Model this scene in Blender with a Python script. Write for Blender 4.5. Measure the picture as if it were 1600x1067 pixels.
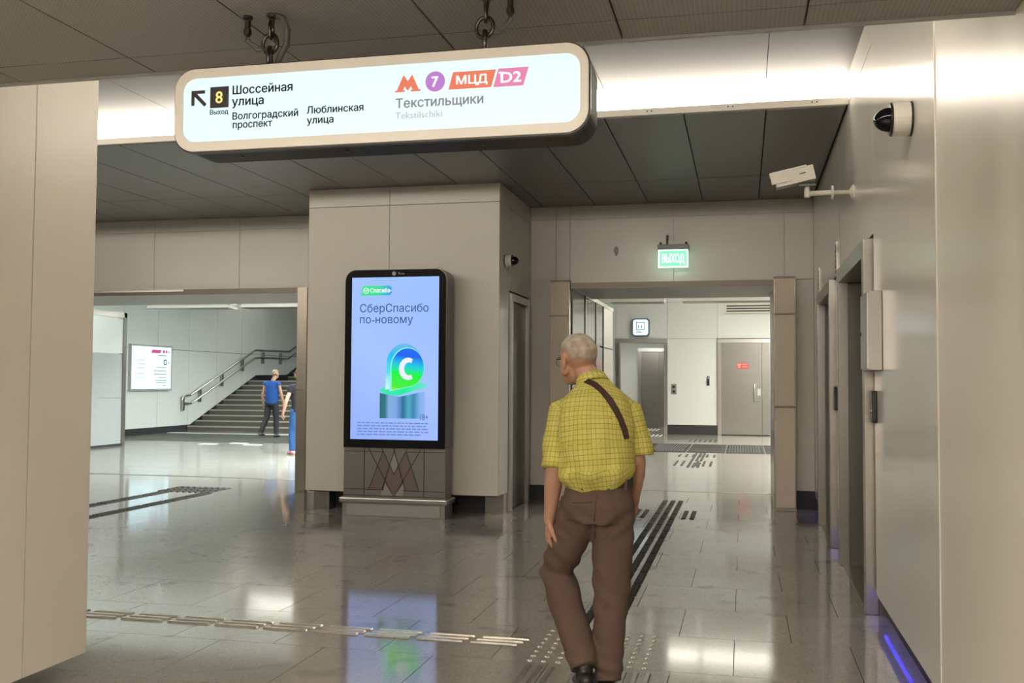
import bpy, bmesh, math, random
import numpy as np
from mathutils import Matrix, Vector
from mathutils.bvhtree import BVHTree
from mathutils.geometry import delaunay_2d_cdt

for o in list(bpy.data.objects):
    bpy.data.objects.remove(o)
random.seed(7)
rng = np.random.default_rng(7)
SC = bpy.context.scene
COL = SC.collection

# ------------------------------------------------------------------ camera, world, exposure
cam_d = bpy.data.cameras.new('camera'); cam = bpy.data.objects.new('camera', cam_d); COL.objects.link(cam)
SC.camera = cam
F_PX, YAW, PITCH, ROLL, CAM_H = 1554.38, 0.2282, 0.0408, 0.0060, 1.40
fw = Vector((-math.sin(YAW)*math.cos(PITCH), math.cos(YAW)*math.cos(PITCH), math.sin(PITCH)))
rt = Vector((math.cos(YAW), math.sin(YAW), 0)); up = rt.cross(fw)
r2 = math.cos(ROLL)*rt + math.sin(ROLL)*up; u2 = -math.sin(ROLL)*rt + math.cos(ROLL)*up
M = Matrix(((r2.x, u2.x, -fw.x, 0), (r2.y, u2.y, -fw.y, 0), (r2.z, u2.z, -fw.z, CAM_H), (0, 0, 0, 1)))
cam.matrix_world = M
cam_d.sensor_width = 36; cam_d.lens = F_PX/1600*36; cam_d.clip_start = 0.05; cam_d.clip_end = 200

w = bpy.data.worlds.new('world'); SC.world = w; w.use_nodes = True
w.node_tree.nodes['Background'].inputs[0].default_value = (0.9, 0.93, 1, 1)
w.node_tree.nodes['Background'].inputs[1].default_value = 0.02

vs = SC.view_settings
vs.view_transform = 'Standard'; vs.look = 'None'; vs.gamma = 1; vs.use_curve_mapping = False
vs.exposure = 0.0
WARM = (1.0, 0.895, 0.755); COOL = (0.93, 1.0, 0.96)
COVE_FAR, COVE_NEAR, FILL_BEHIND, LAMP_STAIR, LAMP_LIFT = 15.0, 40.0, 215.0, 2300.0, 1050.0
SC.cycles.max_bounces = 6; SC.cycles.diffuse_bounces = 4; SC.cycles.glossy_bounces = 3
SC.cycles.use_denoising = True; SC.cycles.use_adaptive_sampling = True; SC.cycles.adaptive_threshold = 0.02
SC.cycles.sample_clamp_indirect = 6.0
SC.cycles.caustics_reflective = False; SC.cycles.caustics_refractive = False

# ------------------------------------------------------------------ materials
MATS = {}
def new_mat(name):
    m = bpy.data.materials.new(name); m.use_nodes = True
    return m, m.node_tree.nodes, m.node_tree.links, m.node_tree.nodes['Principled BSDF']
def mat(name, col, rough=0.5, metal=0.0, emit=None, es=0.0, vary=0.0, nscale=8.0, namt=0.0, stretch=None, bump=0.0, coat=0.0, spec=0.5, alpha=1.0, trans=0.0):
    """plain procedural material: colour with soft noise, optional per-object variation, streaks and fine bump"""
    if name in MATS: return MATS[name]
    m, N, L, b = new_mat(name)
    b.inputs['Roughness'].default_value = rough; b.inputs['Metallic'].default_value = metal
    b.inputs['Specular IOR Level'].default_value = spec
    b.inputs['Coat Weight'].default_value = coat
    b.inputs['Transmission Weight'].default_value = trans
    if emit:
        b.inputs['Emission Color'].default_value = (*emit, 1); b.inputs['Emission Strength'].default_value = es
    tc = N.new('ShaderNodeTexCoord'); mp = N.new('ShaderNodeMapping'); nz = N.new('ShaderNodeTexNoise')
    L.new(tc.outputs['Object'], mp.inputs[0]); L.new(mp.outputs[0], nz.inputs['Vector'])
    if stretch: mp.inputs['Scale'].default_value = stretch
    nz.inputs['Scale'].default_value = nscale; nz.inputs['Detail'].default_value = 5
    mx = N.new('ShaderNodeMix'); mx.data_type = 'RGBA'
    a = [max(0, c*(1-namt)) for c in col]; c2 = [min(1, c*(1+namt)) for c in col]
    mx.inputs['A'].default_value = (*a, 1); mx.inputs['B'].default_value = (*c2, 1)
    L.new(nz.outputs['Fac'], mx.inputs['Factor'])
    out = mx.outputs['Result']
    if vary:
        oi = N.new('ShaderNodeObjectInfo'); mr = N.new('ShaderNodeMapRange')
        mr.inputs['To Min'].default_value = 1-vary; mr.inputs['To Max'].default_value = 1+vary*0.6
        L.new(oi.outputs['Random'], mr.inputs['Value'])
        hs = N.new('ShaderNodeHueSaturation'); L.new(mr.outputs[0], hs.inputs['Value']); L.new(out, hs.inputs['Color']); out = hs.outputs[0]
    L.new(out, b.inputs['Base Color'])
    if bump:
        bp = N.new('ShaderNodeBump'); bp.inputs['Strength'].default_value = bump; bp.inputs['Distance'].default_value = 0.004
        L.new(nz.outputs['Fac'], bp.inputs['Height']); L.new(bp.outputs[0], b.inputs['Normal'])
    MATS[name] = m
    return m
def emat(name, col, strength, lamp=False):
    if name in MATS: return MATS[name]
    m, N, L, b = new_mat(name)
    b.inputs['Base Color'].default_value = (*[c*0.15 for c in col], 1)
    b.inputs['Emission Color'].default_value = (*col, 1); b.inputs['Emission Strength'].default_value = strength
    b.inputs['Roughness'].default_value = 0.35
    if not lamp: m.cycles.emission_sampling = 'NONE'
    MATS[name] = m; return m

def granite(name, base, dark, light, rough, scale=150, vary=0.05, brick=None, spec=0.6, smudge=False):
    m, N, L, b = new_mat(name)
    tc = N.new('ShaderNodeTexCoord'); ge = N.new('ShaderNodeNewGeometry')
    v = N.new('ShaderNodeTexVoronoi'); v.inputs['Scale'].default_value = scale
    L.new(ge.outputs['Position'], v.inputs['Vector'])
    r = N.new('ShaderNodeValToRGB'); el = r.color_ramp.elements
    el[0].position = 0.0; el[0].color = (*dark, 1); el[1].position = 1.0; el[1].color = (*light, 1)
    e = el.new(0.25); e.color = (*base, 1); e = el.new(0.8); e.color = (*base, 1)
    L.new(v.outputs['Color'], r.inputs[0])
    n = N.new('ShaderNodeTexNoise'); n.inputs['Scale'].default_value = 1.3; n.inputs['Detail'].default_value = 6
    L.new(ge.outputs['Position'], n.inputs['Vector'])
    mr = N.new('ShaderNodeMapRange'); mr.inputs['To Min'].default_value = 0.86; mr.inputs['To Max'].default_value = 1.14
    L.new(n.outputs['Fac'], mr.inputs['Value'])
    oi = N.new('ShaderNodeObjectInfo'); mo = N.new('ShaderNodeMapRange')
    mo.inputs['To Min'].default_value = 1-vary; mo.inputs['To Max'].default_value = 1+vary
    L.new(oi.outputs['Random'], mo.inputs['Value'])
    mu = N.new('ShaderNodeMath'); mu.operation = 'MULTIPLY'; L.new(mr.outputs[0], mu.inputs[0]); L.new(mo.outputs[0], mu.inputs[1])
    hs = N.new('ShaderNodeHueSaturation'); L.new(r.outputs[0], hs.inputs['Color']); L.new(mu.outputs[0], hs.inputs['Value'])
    out = hs.outputs[0]
    if brick:
        bt = N.new('ShaderNodeTexBrick'); bt.inputs['Scale'].default_value = 1
        bt.inputs['Brick Width'].default_value = brick[0]; bt.inputs['Row Height'].default_value = brick[1]
        bt.inputs['Mortar Size'].default_value = 0.004
        L.new(ge.outputs['Position'], bt.inputs['Vector'])
        mx = N.new('ShaderNodeMix'); mx.data_type = 'RGBA'; L.new(bt.outputs['Fac'], mx.inputs['Factor'])
        L.new(out, mx.inputs['A']); mx.inputs['B'].default_value = (0.08, 0.08, 0.075, 1); out = mx.outputs['Result']
    if smudge:
        n3 = N.new('ShaderNodeTexNoise'); n3.inputs['Scale'].default_value = 3.2; n3.inputs['Detail'].default_value = 5
        L.new(ge.outputs['Position'], n3.inputs['Vector'])
        t3 = N.new('ShaderNodeMapRange'); t3.inputs['From Min'].default_value = 0.60; t3.inputs['From Max'].default_value = 0.68; t3.inputs['To Max'].default_value = 0.45
        L.new(n3.outputs['Fac'], t3.inputs['Value'])
        mx = N.new('ShaderNodeMix'); mx.data_type = 'RGBA'; L.new(t3.outputs[0], mx.inputs['Factor'])
        L.new(out, mx.inputs['A']); mx.inputs['B'].default_value = (0.13, 0.12, 0.10, 1); out = mx.outputs['Result']
    L.new(out, b.inputs['Base Color'])
    rr = N.new('ShaderNodeMapRange'); rr.inputs['To Min'].default_value = rough*0.75; rr.inputs['To Max'].default_value = rough*1.35
    n2 = N.new('ShaderNodeTexNoise'); n2.inputs['Scale'].default_value = 2.2; n2.inputs['Detail'].default_value = 8
    L.new(ge.outputs['Position'], n2.inputs['Vector']); L.new(n2.outputs['Fac'], rr.inputs['Value']); L.new(rr.outputs[0], b.inputs['Roughness'])
    b.inputs['Specular IOR Level'].default_value = spec
    MATS[name] = m; return m

ENAMEL = mat('white_enamel', (0.66, 0.63, 0.575), 0.26, namt=0.03, nscale=1.5, vary=0.02)
ENAMEL_SATIN = mat('cream_satin_enamel', (0.66, 0.63, 0.575), 0.40, namt=0.03, nscale=1.5, vary=0.02)
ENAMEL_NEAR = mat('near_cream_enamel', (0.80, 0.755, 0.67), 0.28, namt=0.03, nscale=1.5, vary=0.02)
ENAMEL_GLOSS = mat('glossy_white_enamel', (0.70, 0.665, 0.60), 0.15, namt=0.03, nscale=1.5, vary=0.02)
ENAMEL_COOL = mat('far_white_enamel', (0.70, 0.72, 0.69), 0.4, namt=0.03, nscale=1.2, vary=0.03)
BACKING = mat('joint_backing', (0.05, 0.048, 0.045), 0.8)
CEIL = mat('grey_metal_ceiling', (0.165, 0.165, 0.152), 0.42, metal=0.0, namt=0.05, nscale=2, vary=0.05, spec=0.6)
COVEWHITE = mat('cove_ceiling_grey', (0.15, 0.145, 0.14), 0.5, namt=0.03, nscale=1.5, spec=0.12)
STEEL = mat('brushed_steel', (0.50, 0.48, 0.45), 0.30, metal=1.0, namt=0.06, nscale=3, stretch=(1, 1, 22))
STEEL_D = mat('dark_brushed_steel', (0.33, 0.31, 0.29), 0.32, metal=1.0, namt=0.08, nscale=3, stretch=(1, 1, 22))
STEEL_L = mat('satin_steel_light', (0.62, 0.61, 0.59), 0.38, metal=1.0, namt=0.05, nscale=3)
BRONZE = mat('dark_bronze_steel', (0.17, 0.15, 0.125), 0.42, metal=0.7, namt=0.06, nscale=4)
STEEL_W = mat('warm_steel_trim', (0.31, 0.28, 0.24), 0.35, metal=1.0, namt=0.06, nscale=4)
CHAIN = mat('dark_chain_steel', (0.10, 0.09, 0.082), 0.35, metal=1.0, namt=0.1)
BLACK = mat('black_plastic', (0.012, 0.012, 0.013), 0.3, namt=0.1)
BLACKMATT = mat('black_plinth', (0.010, 0.010, 0.012), 0.5, namt=0.15)
BLACKGLASS = mat('black_glass', (0.004, 0.004, 0.005), 0.06, namt=0.05, spec=0.3)
DARKGLASS = mat('dark_glass_panel', (0.10, 0.105, 0.10), 0.12, namt=0.1, nscale=1.5, metal=0.4)
BEIGE = mat('beige_cover_panel', (0.76, 0.66, 0.53), 0.42, namt=0.05, nscale=2)
WHITEPL = mat('white_plastic', (0.72, 0.69, 0.62), 0.4, namt=0.02)
CREAMFRAME = mat('sign_frame_white', (0.90, 0.87, 0.82), 0.35, namt=0.02)
GREYPL = mat('grey_plastic', (0.30, 0.30, 0.30), 0.4, namt=0.04)
CABLE = mat('grey_cable', (0.08, 0.08, 0.08), 0.5)
RED = mat('red_label', (0.55, 0.03, 0.03), 0.4)
BRASSY = mat('tactile_steel', (0.72, 0.68, 0.60), 0.22, metal=1.0, namt=0.08, nscale=12)
TACT_D = mat('dark_tactile_rubber', (0.045, 0.042, 0.037), 0.8, namt=0.15, nscale=10, spec=0.1)
TACT_W = mat('white_tactile_strip', (0.75, 0.75, 0.72), 0.4)
GRANITE = granite('polished_granite', (0.33, 0.31, 0.275), (0.15, 0.14, 0.125), (0.50, 0.47, 0.42), 0.085, smudge=True)
GRANITE_L = granite('pale_granite', (0.30, 0.29, 0.265), (0.19, 0.185, 0.17), (0.40, 0.39, 0.36), 0.13, brick=(0.6, 0.69))
GRANITE_D = granite('dark_granite', (0.028, 0.028, 0.025), (0.015, 0.015, 0.014), (0.045, 0.045, 0.042), 0.7, spec=0.08)
GROUT = mat('grout', (0.03, 0.028, 0.025), 0.9, spec=0.1)
STEPM = granite('stair_granite', (0.048, 0.043, 0.036), (0.028, 0.025, 0.022), (0.075, 0.068, 0.058), 0.6, spec=0.2)
NOSING = mat('stair_nosing', (0.33, 0.31, 0.27), 0.5)
COVE_E = emat('cove_diffuser_glow', WARM, COVE_FAR, True)
COVE_N = emat('near_cove_diffuser_glow', WARM, COVE_NEAR, True)
FILL_B = emat('passage_fill_glow', WARM, FILL_BEHIND, True)
LAMP_S = emat('stair_lamp_glow', COOL, LAMP_STAIR, True)
LAMP_R = emat('lift_lamp_glow', (1.0, 0.97, 0.86), LAMP_LIFT, True)
BLUE_E = emat('blue_led_glow', (0.05, 0.04, 1.0), 3.0, True)

def perforated(name, col):
    m, N, L, b = new_mat(name)
    ge = N.new('ShaderNodeNewGeometry'); v = N.new('ShaderNodeTexVoronoi'); v.inputs['Scale'].default_value = 75; v.inputs['Randomness'].default_value = 0
    L.new(ge.outputs['Position'], v.inputs['Vector'])
    r = N.new('ShaderNodeValToRGB'); r.color_ramp.elements[0].position = 0.28; r.color_ramp.elements[1].position = 0.36
    r.color_ramp.elements[0].color = (*[c*0.45 for c in col], 1); r.color_ramp.elements[1].color = (*col, 1)
    L.new(v.outputs['Distance'], r.inputs[0]); L.new(r.outputs[0], b.inputs['Base Color'])
    b.inputs['Roughness'].default_value = 0.5
    MATS[name] = m; return m
CEIL_P = perforated('perforated_ceiling', (0.225, 0.213, 0.20))
PERF = perforated('perforated_steel', (0.34, 0.33, 0.31))

# ------------------------------------------------------------------ helpers
OFF = {}
def par(o, parent):
    if parent is not None:
        o.parent = parent
        o.matrix_parent_inverse = Matrix.Translation(-OFF.get(parent.name, Vector((0, 0, 0))))
def link(name, me, parent=None, loc=None):
    o = bpy.data.objects.new(name, me); COL.objects.link(o)
    par(o, parent)
    if loc is not None:
        o.location = loc; OFF[o.name] = Vector(loc)
    return o
def thing(name, label, cat, loc=(0, 0, 0), group=None):
    o = bpy.data.objects.new(name, None); COL.objects.link(o); o.location = loc; o.empty_display_size = 0.1
    OFF[o.name] = Vector(loc)
    o['label'] = label; o['category'] = cat
    if group: o['group'] = group
    return o
def tag(o, label, cat, group=None):
    o['label'] = label; o['category'] = cat
    if group: o['group'] = group
    return o
def struct(o, label=None):
    o['kind'] = 'structure'
    if label: o['label'] = label
    return o
def mesh(name, v, f, m, smooth=False):
    me = bpy.data.meshes.new(name); me.from_pydata([tuple(p) for p in v], [], [tuple(q) for q in f]); me.update()
    if m: me.materials.append(m)
    if smooth: me.shade_smooth()
    return me
def obj(name, v, f, m, parent=None, smooth=False):
    return link(name, mesh(name, v, f, m, smooth), parent)
BF = [(0, 3, 2, 1), (4, 5, 6, 7), (0, 1, 5, 4), (1, 2, 6, 5), (2, 3, 7, 6), (3, 0, 4, 7)]
def boxv(x, y, z):
    return [(x[0], y[0], z[0]), (x[1], y[0], z[0]), (x[1], y[1], z[0]), (x[0], y[1], z[0]),
            (x[0], y[0], z[1]), (x[1], y[0], z[1]), (x[1], y[1], z[1]), (x[0], y[1], z[1])]
def box(name, x, y, z, m, parent=None, bev=0.0, seg=2):
    if not bev: return obj(name, boxv(x, y, z), BF, m, parent)
    bm = bmesh.new(); vv = [bm.verts.new(p) for p in boxv(x, y, z)]
    for q in BF: bm.faces.new([vv[i] for i in q])
    bmesh.ops.bevel(bm, geom=bm.edges[:], offset=bev, segments=seg, affect='EDGES', profile=0.5)
    me = bpy.data.meshes.new(name); bm.to_mesh(me); bm.free(); me.materials.append(m)
    return link(name, me, parent)
def boxes(name, lst, m, parent=None):
    v = []; f = []
    for (x, y, z) in lst:
        n = len(v); v += boxv(x, y, z); f += [tuple(i+n for i in q) for q in BF]
    return obj(name, v, f, m, parent)
def prism(name, pts, axis, d0, d1, m, parent=None, smooth=False):
    """extrude a 2D outline. axis 'y': (x,z) outline between y=d0..d1; 'x': (y,z); 'z': (x,y)"""
    n = len(pts)
    def P(a, b, d): return {'y': (a, d, b), 'x': (d, a, b), 'z': (a, b, d)}[axis]
    v = [P(a, b, d0) for a, b in pts]+[P(a, b, d1) for a, b in pts]
    f = [tuple(range(n)), tuple(range(2*n-1, n-1, -1))]+[(i, i+n, (i+1) % n+n, (i+1) % n) for i in range(n)]
    o = obj(name, v, f, m, parent)
    bm = bmesh.new(); bm.from_mesh(o.data); bmesh.ops.recalc_face_normals(bm, faces=bm.faces); bm.to_mesh(o.data); bm.free()
    return o
def rrect(x0, x1, z0, z1, r, n=6):
    p = []
    for cx, cz, a0 in ((x1-r, z1-r, 0), (x0+r, z1-r, 90), (x0+r, z0+r, 180), (x1-r, z0+r, 270)):
        for k in range(n+1):
            a = math.radians(a0+90*k/n); p.append((cx+r*math.cos(a), cz+r*math.sin(a)))
    return p
def ring_prism(name, outer, inner, axis, d0, d1, m, parent=None):
    n = len(outer)
    def P(a, b, d): return {'y': (a, d, b), 'x': (d, a, b), 'z': (a, b, d)}[axis]
    v = [P(*p, d0) for p in outer]+[P(*p, d0) for p in inner]+[P(*p, d1) for p in outer]+[P(*p, d1) for p in inner]
    f = []
    for i in range(n):
        j = (i+1) % n
        f += [(i, j, n+j, n+i), (2*n+i, 3*n+i, 3*n+j, 2*n+j), (i, 2*n+i, 2*n+j, j), (n+i, n+j, 3*n+j, 3*n+i)]
    o = obj(name, v, f, m, parent)
    bm = bmesh.new(); bm.from_mesh(o.data); bmesh.ops.recalc_face_normals(bm, faces=bm.faces); bm.to_mesh(o.data); bm.free()
    return o
def frames(P, side=None):
    P = [Vector(p) for p in P]; out = []
    s0 = Vector(side) if side is not None else None
    prev = None
    for i, p in enumerate(P):
        t = (P[min(i+1, len(P)-1)]-P[max(i-1, 0)])
        t = t.normalized() if t.length > 1e-9 else Vector((0, 0, 1))
        if s0 is not None: a = s0-t*s0.dot(t)
        elif prev is not None: a = prev-t*prev.dot(t)
        else:
            h = Vector((1, 0, 0)) if abs(t.x) < 0.8 else Vector((0, 1, 0)); a = h-t*h.dot(t)
        if a.length < 1e-6: a = t.orthogonal()
        a.normalize(); prev = a
        out.append((p, t, a, t.cross(a)))
    return out
def tube_geo(P, rad, seg=10, side=None, caps='flat', closed=False):
    fr = frames(P, side); R = []
    for i, (p, t, a, b) in enumerate(fr):
        r = rad[i] if isinstance(rad, (list, tuple)) else rad
        ra, rb = r if isinstance(r, (list, tuple)) else (r, r)
        R.append((p, t, a, b, ra, rb))
    if caps == 'round':
        p, t, a, b, ra, rb = R[0]; m_ = (ra+rb)/2
        R = [(p-t*m_*k, t, a, b, ra*q, rb*q) for k, q in ((0.9, 0.42), (0.55, 0.82))]+R
        p, t, a, b, ra, rb = R[-1]; m_ = (ra+rb)/2
        R = R+[(p+t*m_*k, t, a, b, ra*q, rb*q) for k, q in ((0.55, 0.82), (0.9, 0.42))]
    v = []; f = []
    for (p, t, a, b, ra, rb) in R:
        for k in range(seg):
            an = 2*math.pi*k/seg; v.append(p+a*ra*math.cos(an)+b*rb*math.sin(an))
    n = len(R)
    for i in range(n-1+(1 if closed else 0)):
        for k in range(seg):
            i2 = (i+1) % n; f.append((i*seg+k, i*seg+(k+1) % seg, i2*seg+(k+1) % seg, i2*seg+k))
    if not closed: f += [tuple(range(seg-1, -1, -1)), tuple((n-1)*seg+k for k in range(seg))]
    return v, f
def tube(name, P, rad, m, parent=None, seg=10, side=None, caps='flat', closed=False):
    v, f = tube_geo(P, rad, seg, side, caps, closed); return obj(name, v, f, m, parent, True)
def lathe(name, prof, origin, axis, m, parent=None, seg=24):
    """prof: (radius, distance along axis)"""
    ax = Vector(axis).normalized(); a = ax.orthogonal().normalized(); b = ax.cross(a); o0 = Vector(origin)
    v = []; f = []
    for r, d in prof:
        for k in range(seg):
            an = 2*math.pi*k/seg; v.append(o0+ax*d+(a*math.cos(an)+b*math.sin(an))*r)
    n = len(prof)
    for i in range(n-1):
        for k in range(seg): f.append((i*seg+k, i*seg+(k+1) % seg, (i+1)*seg+(k+1) % seg, (i+1)*seg+k))
    f += [tuple(range(seg-1, -1, -1)), tuple((n-1)*seg+k for k in range(seg))]
    return obj(name, v, f, m, parent, False)
def glyph_mesh(s):
    """outline the lettering, triangulate it and keep what lies inside by winding number"""
    c = bpy.data.curves.new('lettering', 'FONT'); c.body = s; c.size = 1; c.resolution_u = 3; c.fill_mode = 'NONE'
    t = bpy.data.objects.new('lettering', c); COL.objects.link(t)
    dg = bpy.context.evaluated_depsgraph_get(); me = bpy.data.meshes.new_from_object(t.evaluated_get(dg))
    bpy.data.objects.remove(t)
    P = [(p.co.x, p.co.y) for p in me.vertices]; nb = {}
    for e in me.edges:
        a, b = e.vertices; nb.setdefault(a, []).append(b); nb.setdefault(b, []).append(a)
    seen = set(); loops = []
    for v0 in range(len(P)):
        if v0 in seen or v0 not in nb: continue
        lp = []; cur = v0
        while cur is not None:
            seen.add(cur); lp.append(cur); cur = next((q for q in nb[cur] if q not in seen), None)
        # splines are stored in order, so index order gives the true direction
        if len(lp) > 2 and lp[1] != lp[0]+1: lp = [lp[0]]+lp[1:][::-1]
        loops.append([P[q] for q in lp])
    vin = []; ein = []
    for lp in loops:
        k0 = len(vin); n = len(lp); vin += [Vector(p) for p in lp]; ein += [(k0+q, k0+(q+1) % n) for q in range(n)]
    vo, eo, fo, _, _, _ = delaunay_2d_cdt(vin, ein, [], 0, 1e-5)
    co = np.array([(p.x, p.y, 0) for p in vo]); F = np.array([list(q) for q in fo if len(q) == 3])
    ce = co[F].mean(axis=1); wn = np.zeros(len(F))
    for lp in loops:
        A = np.array(lp); B = np.roll(A, -1, axis=0)
        for (x1, y1), (x2, y2) in zip(A, B):
            side = (x2-x1)*(ce[:, 1]-y1)-(ce[:, 0]-x1)*(y2-y1)
            wn += ((y1 <= ce[:, 1]) & (y2 > ce[:, 1]) & (side > 0)).astype(int)-((y1 > ce[:, 1]) & (y2 <= ce[:, 1]) & (side < 0)).astype(int)
    F = F[wn != 0]
    return co, [tuple(int(k) for k in q) for q in F]
def text(name, s, x, z, m, parent, width=None, height=None, y=0.0, face='-y', bold=0.0, depth=0.002, align='L'):
    """flat lettering: baseline start (x,z) on plane y (facing -y) or on plane x=y facing +x / -x"""
    co, faces = glyph_mesh(s)
    co = co.copy()
    co[:, 0] -= co[:, 0].min()
    w0 = co[:, 0].max(); 
    sx = width/w0 if width else height/0.73
    sy = height/0.73 if height else sx
    a = co[:, 0]*sx; b = co[:, 1]*sy
    if align == 'C': a -= w0*sx/2
    if align == 'R': a -= w0*sx
    new = np.zeros_like(co)
    if face == '-y': new[:, 0] = x+a; new[:, 1] = y-depth; new[:, 2] = z+b
    elif face == '+x': new[:, 1] = x+a; new[:, 0] = y+depth; new[:, 2] = z+b
    elif face == '-x': new[:, 1] = x-a; new[:, 0] = y-depth; new[:, 2] = z+b
    bd = bold*sy; av = (1, 0, 0) if face == '-y' else (0, 1, 0); vv = []; ff = []
    for da, db in (((-bd, 0), (bd, 0), (0, bd*0.7), (0, -bd*0.7)) if bold else ((0, 0),)):
        k0 = len(vv); vv += [(p[0]+av[0]*da, p[1]+av[1]*da, p[2]+db) for p in new.tolist()]; ff += [tuple(q+k0 for q in t_) for t_ in faces]
    me = bpy.data.meshes.new(name); me.from_pydata(vv, [], ff)
    me.materials.append(m); me.update(); me.name = name
    return link(name, me, parent)

PANEL_MESH = {}
def panel(parent, x, y, z, m, name='panel', gap=0.006):
    """one cladding panel, box between ranges; shared mesh for equal sizes"""
    s = (round(x[1]-x[0], 3), round(y[1]-y[0], 3), round(z[1]-z[0], 3)); key = (s, m.name, gap)
    if key not in PANEL_MESH:
        hx, hy, hz = [a/2 for a in s]
        g = gap/2; t = min(range(3), key=lambda i: s[i])
        h = [a-(0 if i == t else g) for i, a in enumerate((hx, hy, hz))]
        PANEL_MESH[key] = mesh(name, boxv((-h[0], h[0]), (-h[1], h[1]), (-h[2], h[2])), BF, m)
    return link(name, PANEL_MESH[key], parent, ((x[0]+x[1])/2, (y[0]+y[1])/2, (z[0]+z[1])/2))
def clad(parent, axis, d0, d1, us, vs_, m, skip=None, gap=0.006):
    for i in range(len(us)-1):
        for j in range(len(vs_)-1):
            if skip and skip((us[i]+us[i+1])/2, (vs_[j]+vs_[j+1])/2): continue
            u, v, d = (us[i], us[i+1]), (vs_[j], vs_[j+1]), (d0, d1)
            if axis == 'y': panel(parent, u, d, v, m, gap=gap)
            elif axis == 'x': panel(parent, d, u, v, m, gap=gap)
            else: panel(parent, u, v, d, m, 'ceiling_panel', gap=gap)

XL, XR0, XR, YE, YC, ZPC = -3.05, 0.75, 0.78, 4.2, 3.0, 2.45   # YC / ZPC: end and height of the low passage ceiling
ZP = 2.87     # passage left / right, hall right wall, passage end, passage ceiling
YB, YT, ZC, ZH, YF = 11.65, 13.12, 3.5, 3.75, 7.8      # back wall face, threshold, hall ceiling, cove ceiling, cove fascia

# ================================================================== FLOOR
floor = struct(box('floor', (-12.5, 1.2), (-7, YT), (-0.12, -0.019), GROUT), 'grey polished granite floor of the hall')
def project(x, y, z):
    d = Vector((x, y, z-CAM_H)); zz = d.dot(fw)
    if zz < 0.3: return None
    return 800+F_PX*d.dot(r2)/zz, 533.5-F_PX*d.dot(u2)/zz, zz
TW, TR = 0.6, 0.69
tile_me = mesh('floor_tile', boxv((-TW/2+0.002, TW/2-0.002), (-TR/2+0.002, TR/2-0.002), (-0.02, 0)), BF, GRANITE)
rest = []
row = 0; nt = 0
for i in range(-18, 11):
    y0 = 5.63+TR*i; 
    if y0+TR > YT+0.02: continue
    xo = -0.35 if i % 2 == 0 else -0.05
    for k in range(-20, 3):
        xa = xo+TW*k
        if xa < -12.2 or xa > 0.9: continue
        cx, cy = xa+TW/2, y0+TR/2
        p = project(cx, cy, 0)
        vis = p is not None and -80 < p[0] < 1660 and p[1] < 1150 and cy > 3.6
        if vis and cy < YE and not (XL < cx < XR): vis = False
        # hidden behind the near walls
        if vis and cx < XL-0.2 and (cx/cy) < (XL/YE)-0.06: vis = False
        if vis and nt < 300:
            link('floor_tile', tile_me, floor, (cx, cy, -0.0)); nt += 1
        else: rest.append(((cx-TW/2+0.0015, cx+TW/2-0.0015), (y0+0.0015, y0+TR-0.0015), (-0.02, 0)))
ro = boxes('floor_tiles_unseen', rest, GRANITE, floor); ro['kind'] = 'stuff'
strip_y = 5.63+TR*10+TR
boxes('threshold_strip', [((-12.2, 0.9), (12.53+0.0, YT-0.04), (-0.02, 0.0))], GRANITE, floor)
box('threshold_bar', (-12.2, 0.5), (YT-0.04, YT+0.03), (-0.02, 0.004), STEEL_W, floor)

# rooms beyond the openings
floor_s = struct(box('floor_stair_hall', (-18, -5.0), (YT+0.03, 40), (-0.12, 0.0), GRANITE_L), 'pale granite floor of the stair hall')
floor_l = struct(box('floor_lift_lobby', (-5.0, 4.0), (YT+0.03, 36), (-0.12, 0.0), GRANITE_L), 'pale granite floor of the lift lobby')

# ================================================================== PASSAGE (near)
wl = struct(box('wall_passage_left', (XL-0.6, XL-0.03), (-7, YE-0.004), (0.101, 4.2), BACKING), 'cream panelled wall at the near left')
clad(wl, 'x', XL-0.03, XL, [-7, -5.2, -3.4, -1.6, 0.2, 2.0, 3.78, YE], [0.10, ZH-0.002], ENAMEL_NEAR, gap=0.008)
box('plinth', (XL-0.6, XL-0.30), (-7, YE-0.28), (0, 0.1), BLACKMATT, wl)
panel(wl, (XL-0.6, XL), (YE-0.004, YE+0.012), (0.10, ZC+0.25), ENAMEL_NEAR)
wr = struct(box('wall_passage_right', (XR0+0.03, XR0+0.6), (-7, YE-0.004), (0.101, 4.2), BACKING), 'cream panelled wall at the near right')
clad(wr, 'x', XR0, XR0+0.03, [-7, -5.2, -3.4, -1.6, 0.2, 2.0, YE], [0.10, ZH-0.002], ENAMEL_NEAR, gap=0.008)
box('plinth', (XR0+0.30, XR0+0.6), (-7, YE-0.03), (0, 0.1), BLACKMATT, wr)
box('corner_bead', (XR0-0.004, XR0+0.02), (YE-0.004, YE+0.008), (0.10, ZH-0.01), WHITEPL, wr)
cp = struct(box('ceiling_passage', (XL, XR0), (-7, YC-0.02), (ZPC+0.02, ZPC+0.12), BACKING), 'grey perforated metal ceiling of the passage')
kf = 0.7143
clad(cp, 'z', ZPC, ZPC+0.02, [XL, -2.482, -1.95, -1.414, -0.886, -0.354, 0.179, XR0], [-7, -5, -3.6, -2.2, -0.8, 0.6, 1.42, 2.84, YC], CEIL_P, gap=0.006)
box('edge_trim', (XL, XR0), (YC, YC+0.012), (ZPC-0.008, ZPC+0.06), GREYPL, cp)
hd = struct(box('wall_header_near', (XL, XR0), (YC-0.1, YC), (ZPC+0.06, ZH), COVEWHITE), 'bulkhead above the end of the low passage ceiling')
nw = struct(box('wall_near_left', (-12.5, XL-0.61), (YE-0.3, YE), (0.0, ZH), ENAMEL_SATIN), 'hall side wall left of the passage mouth')
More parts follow.
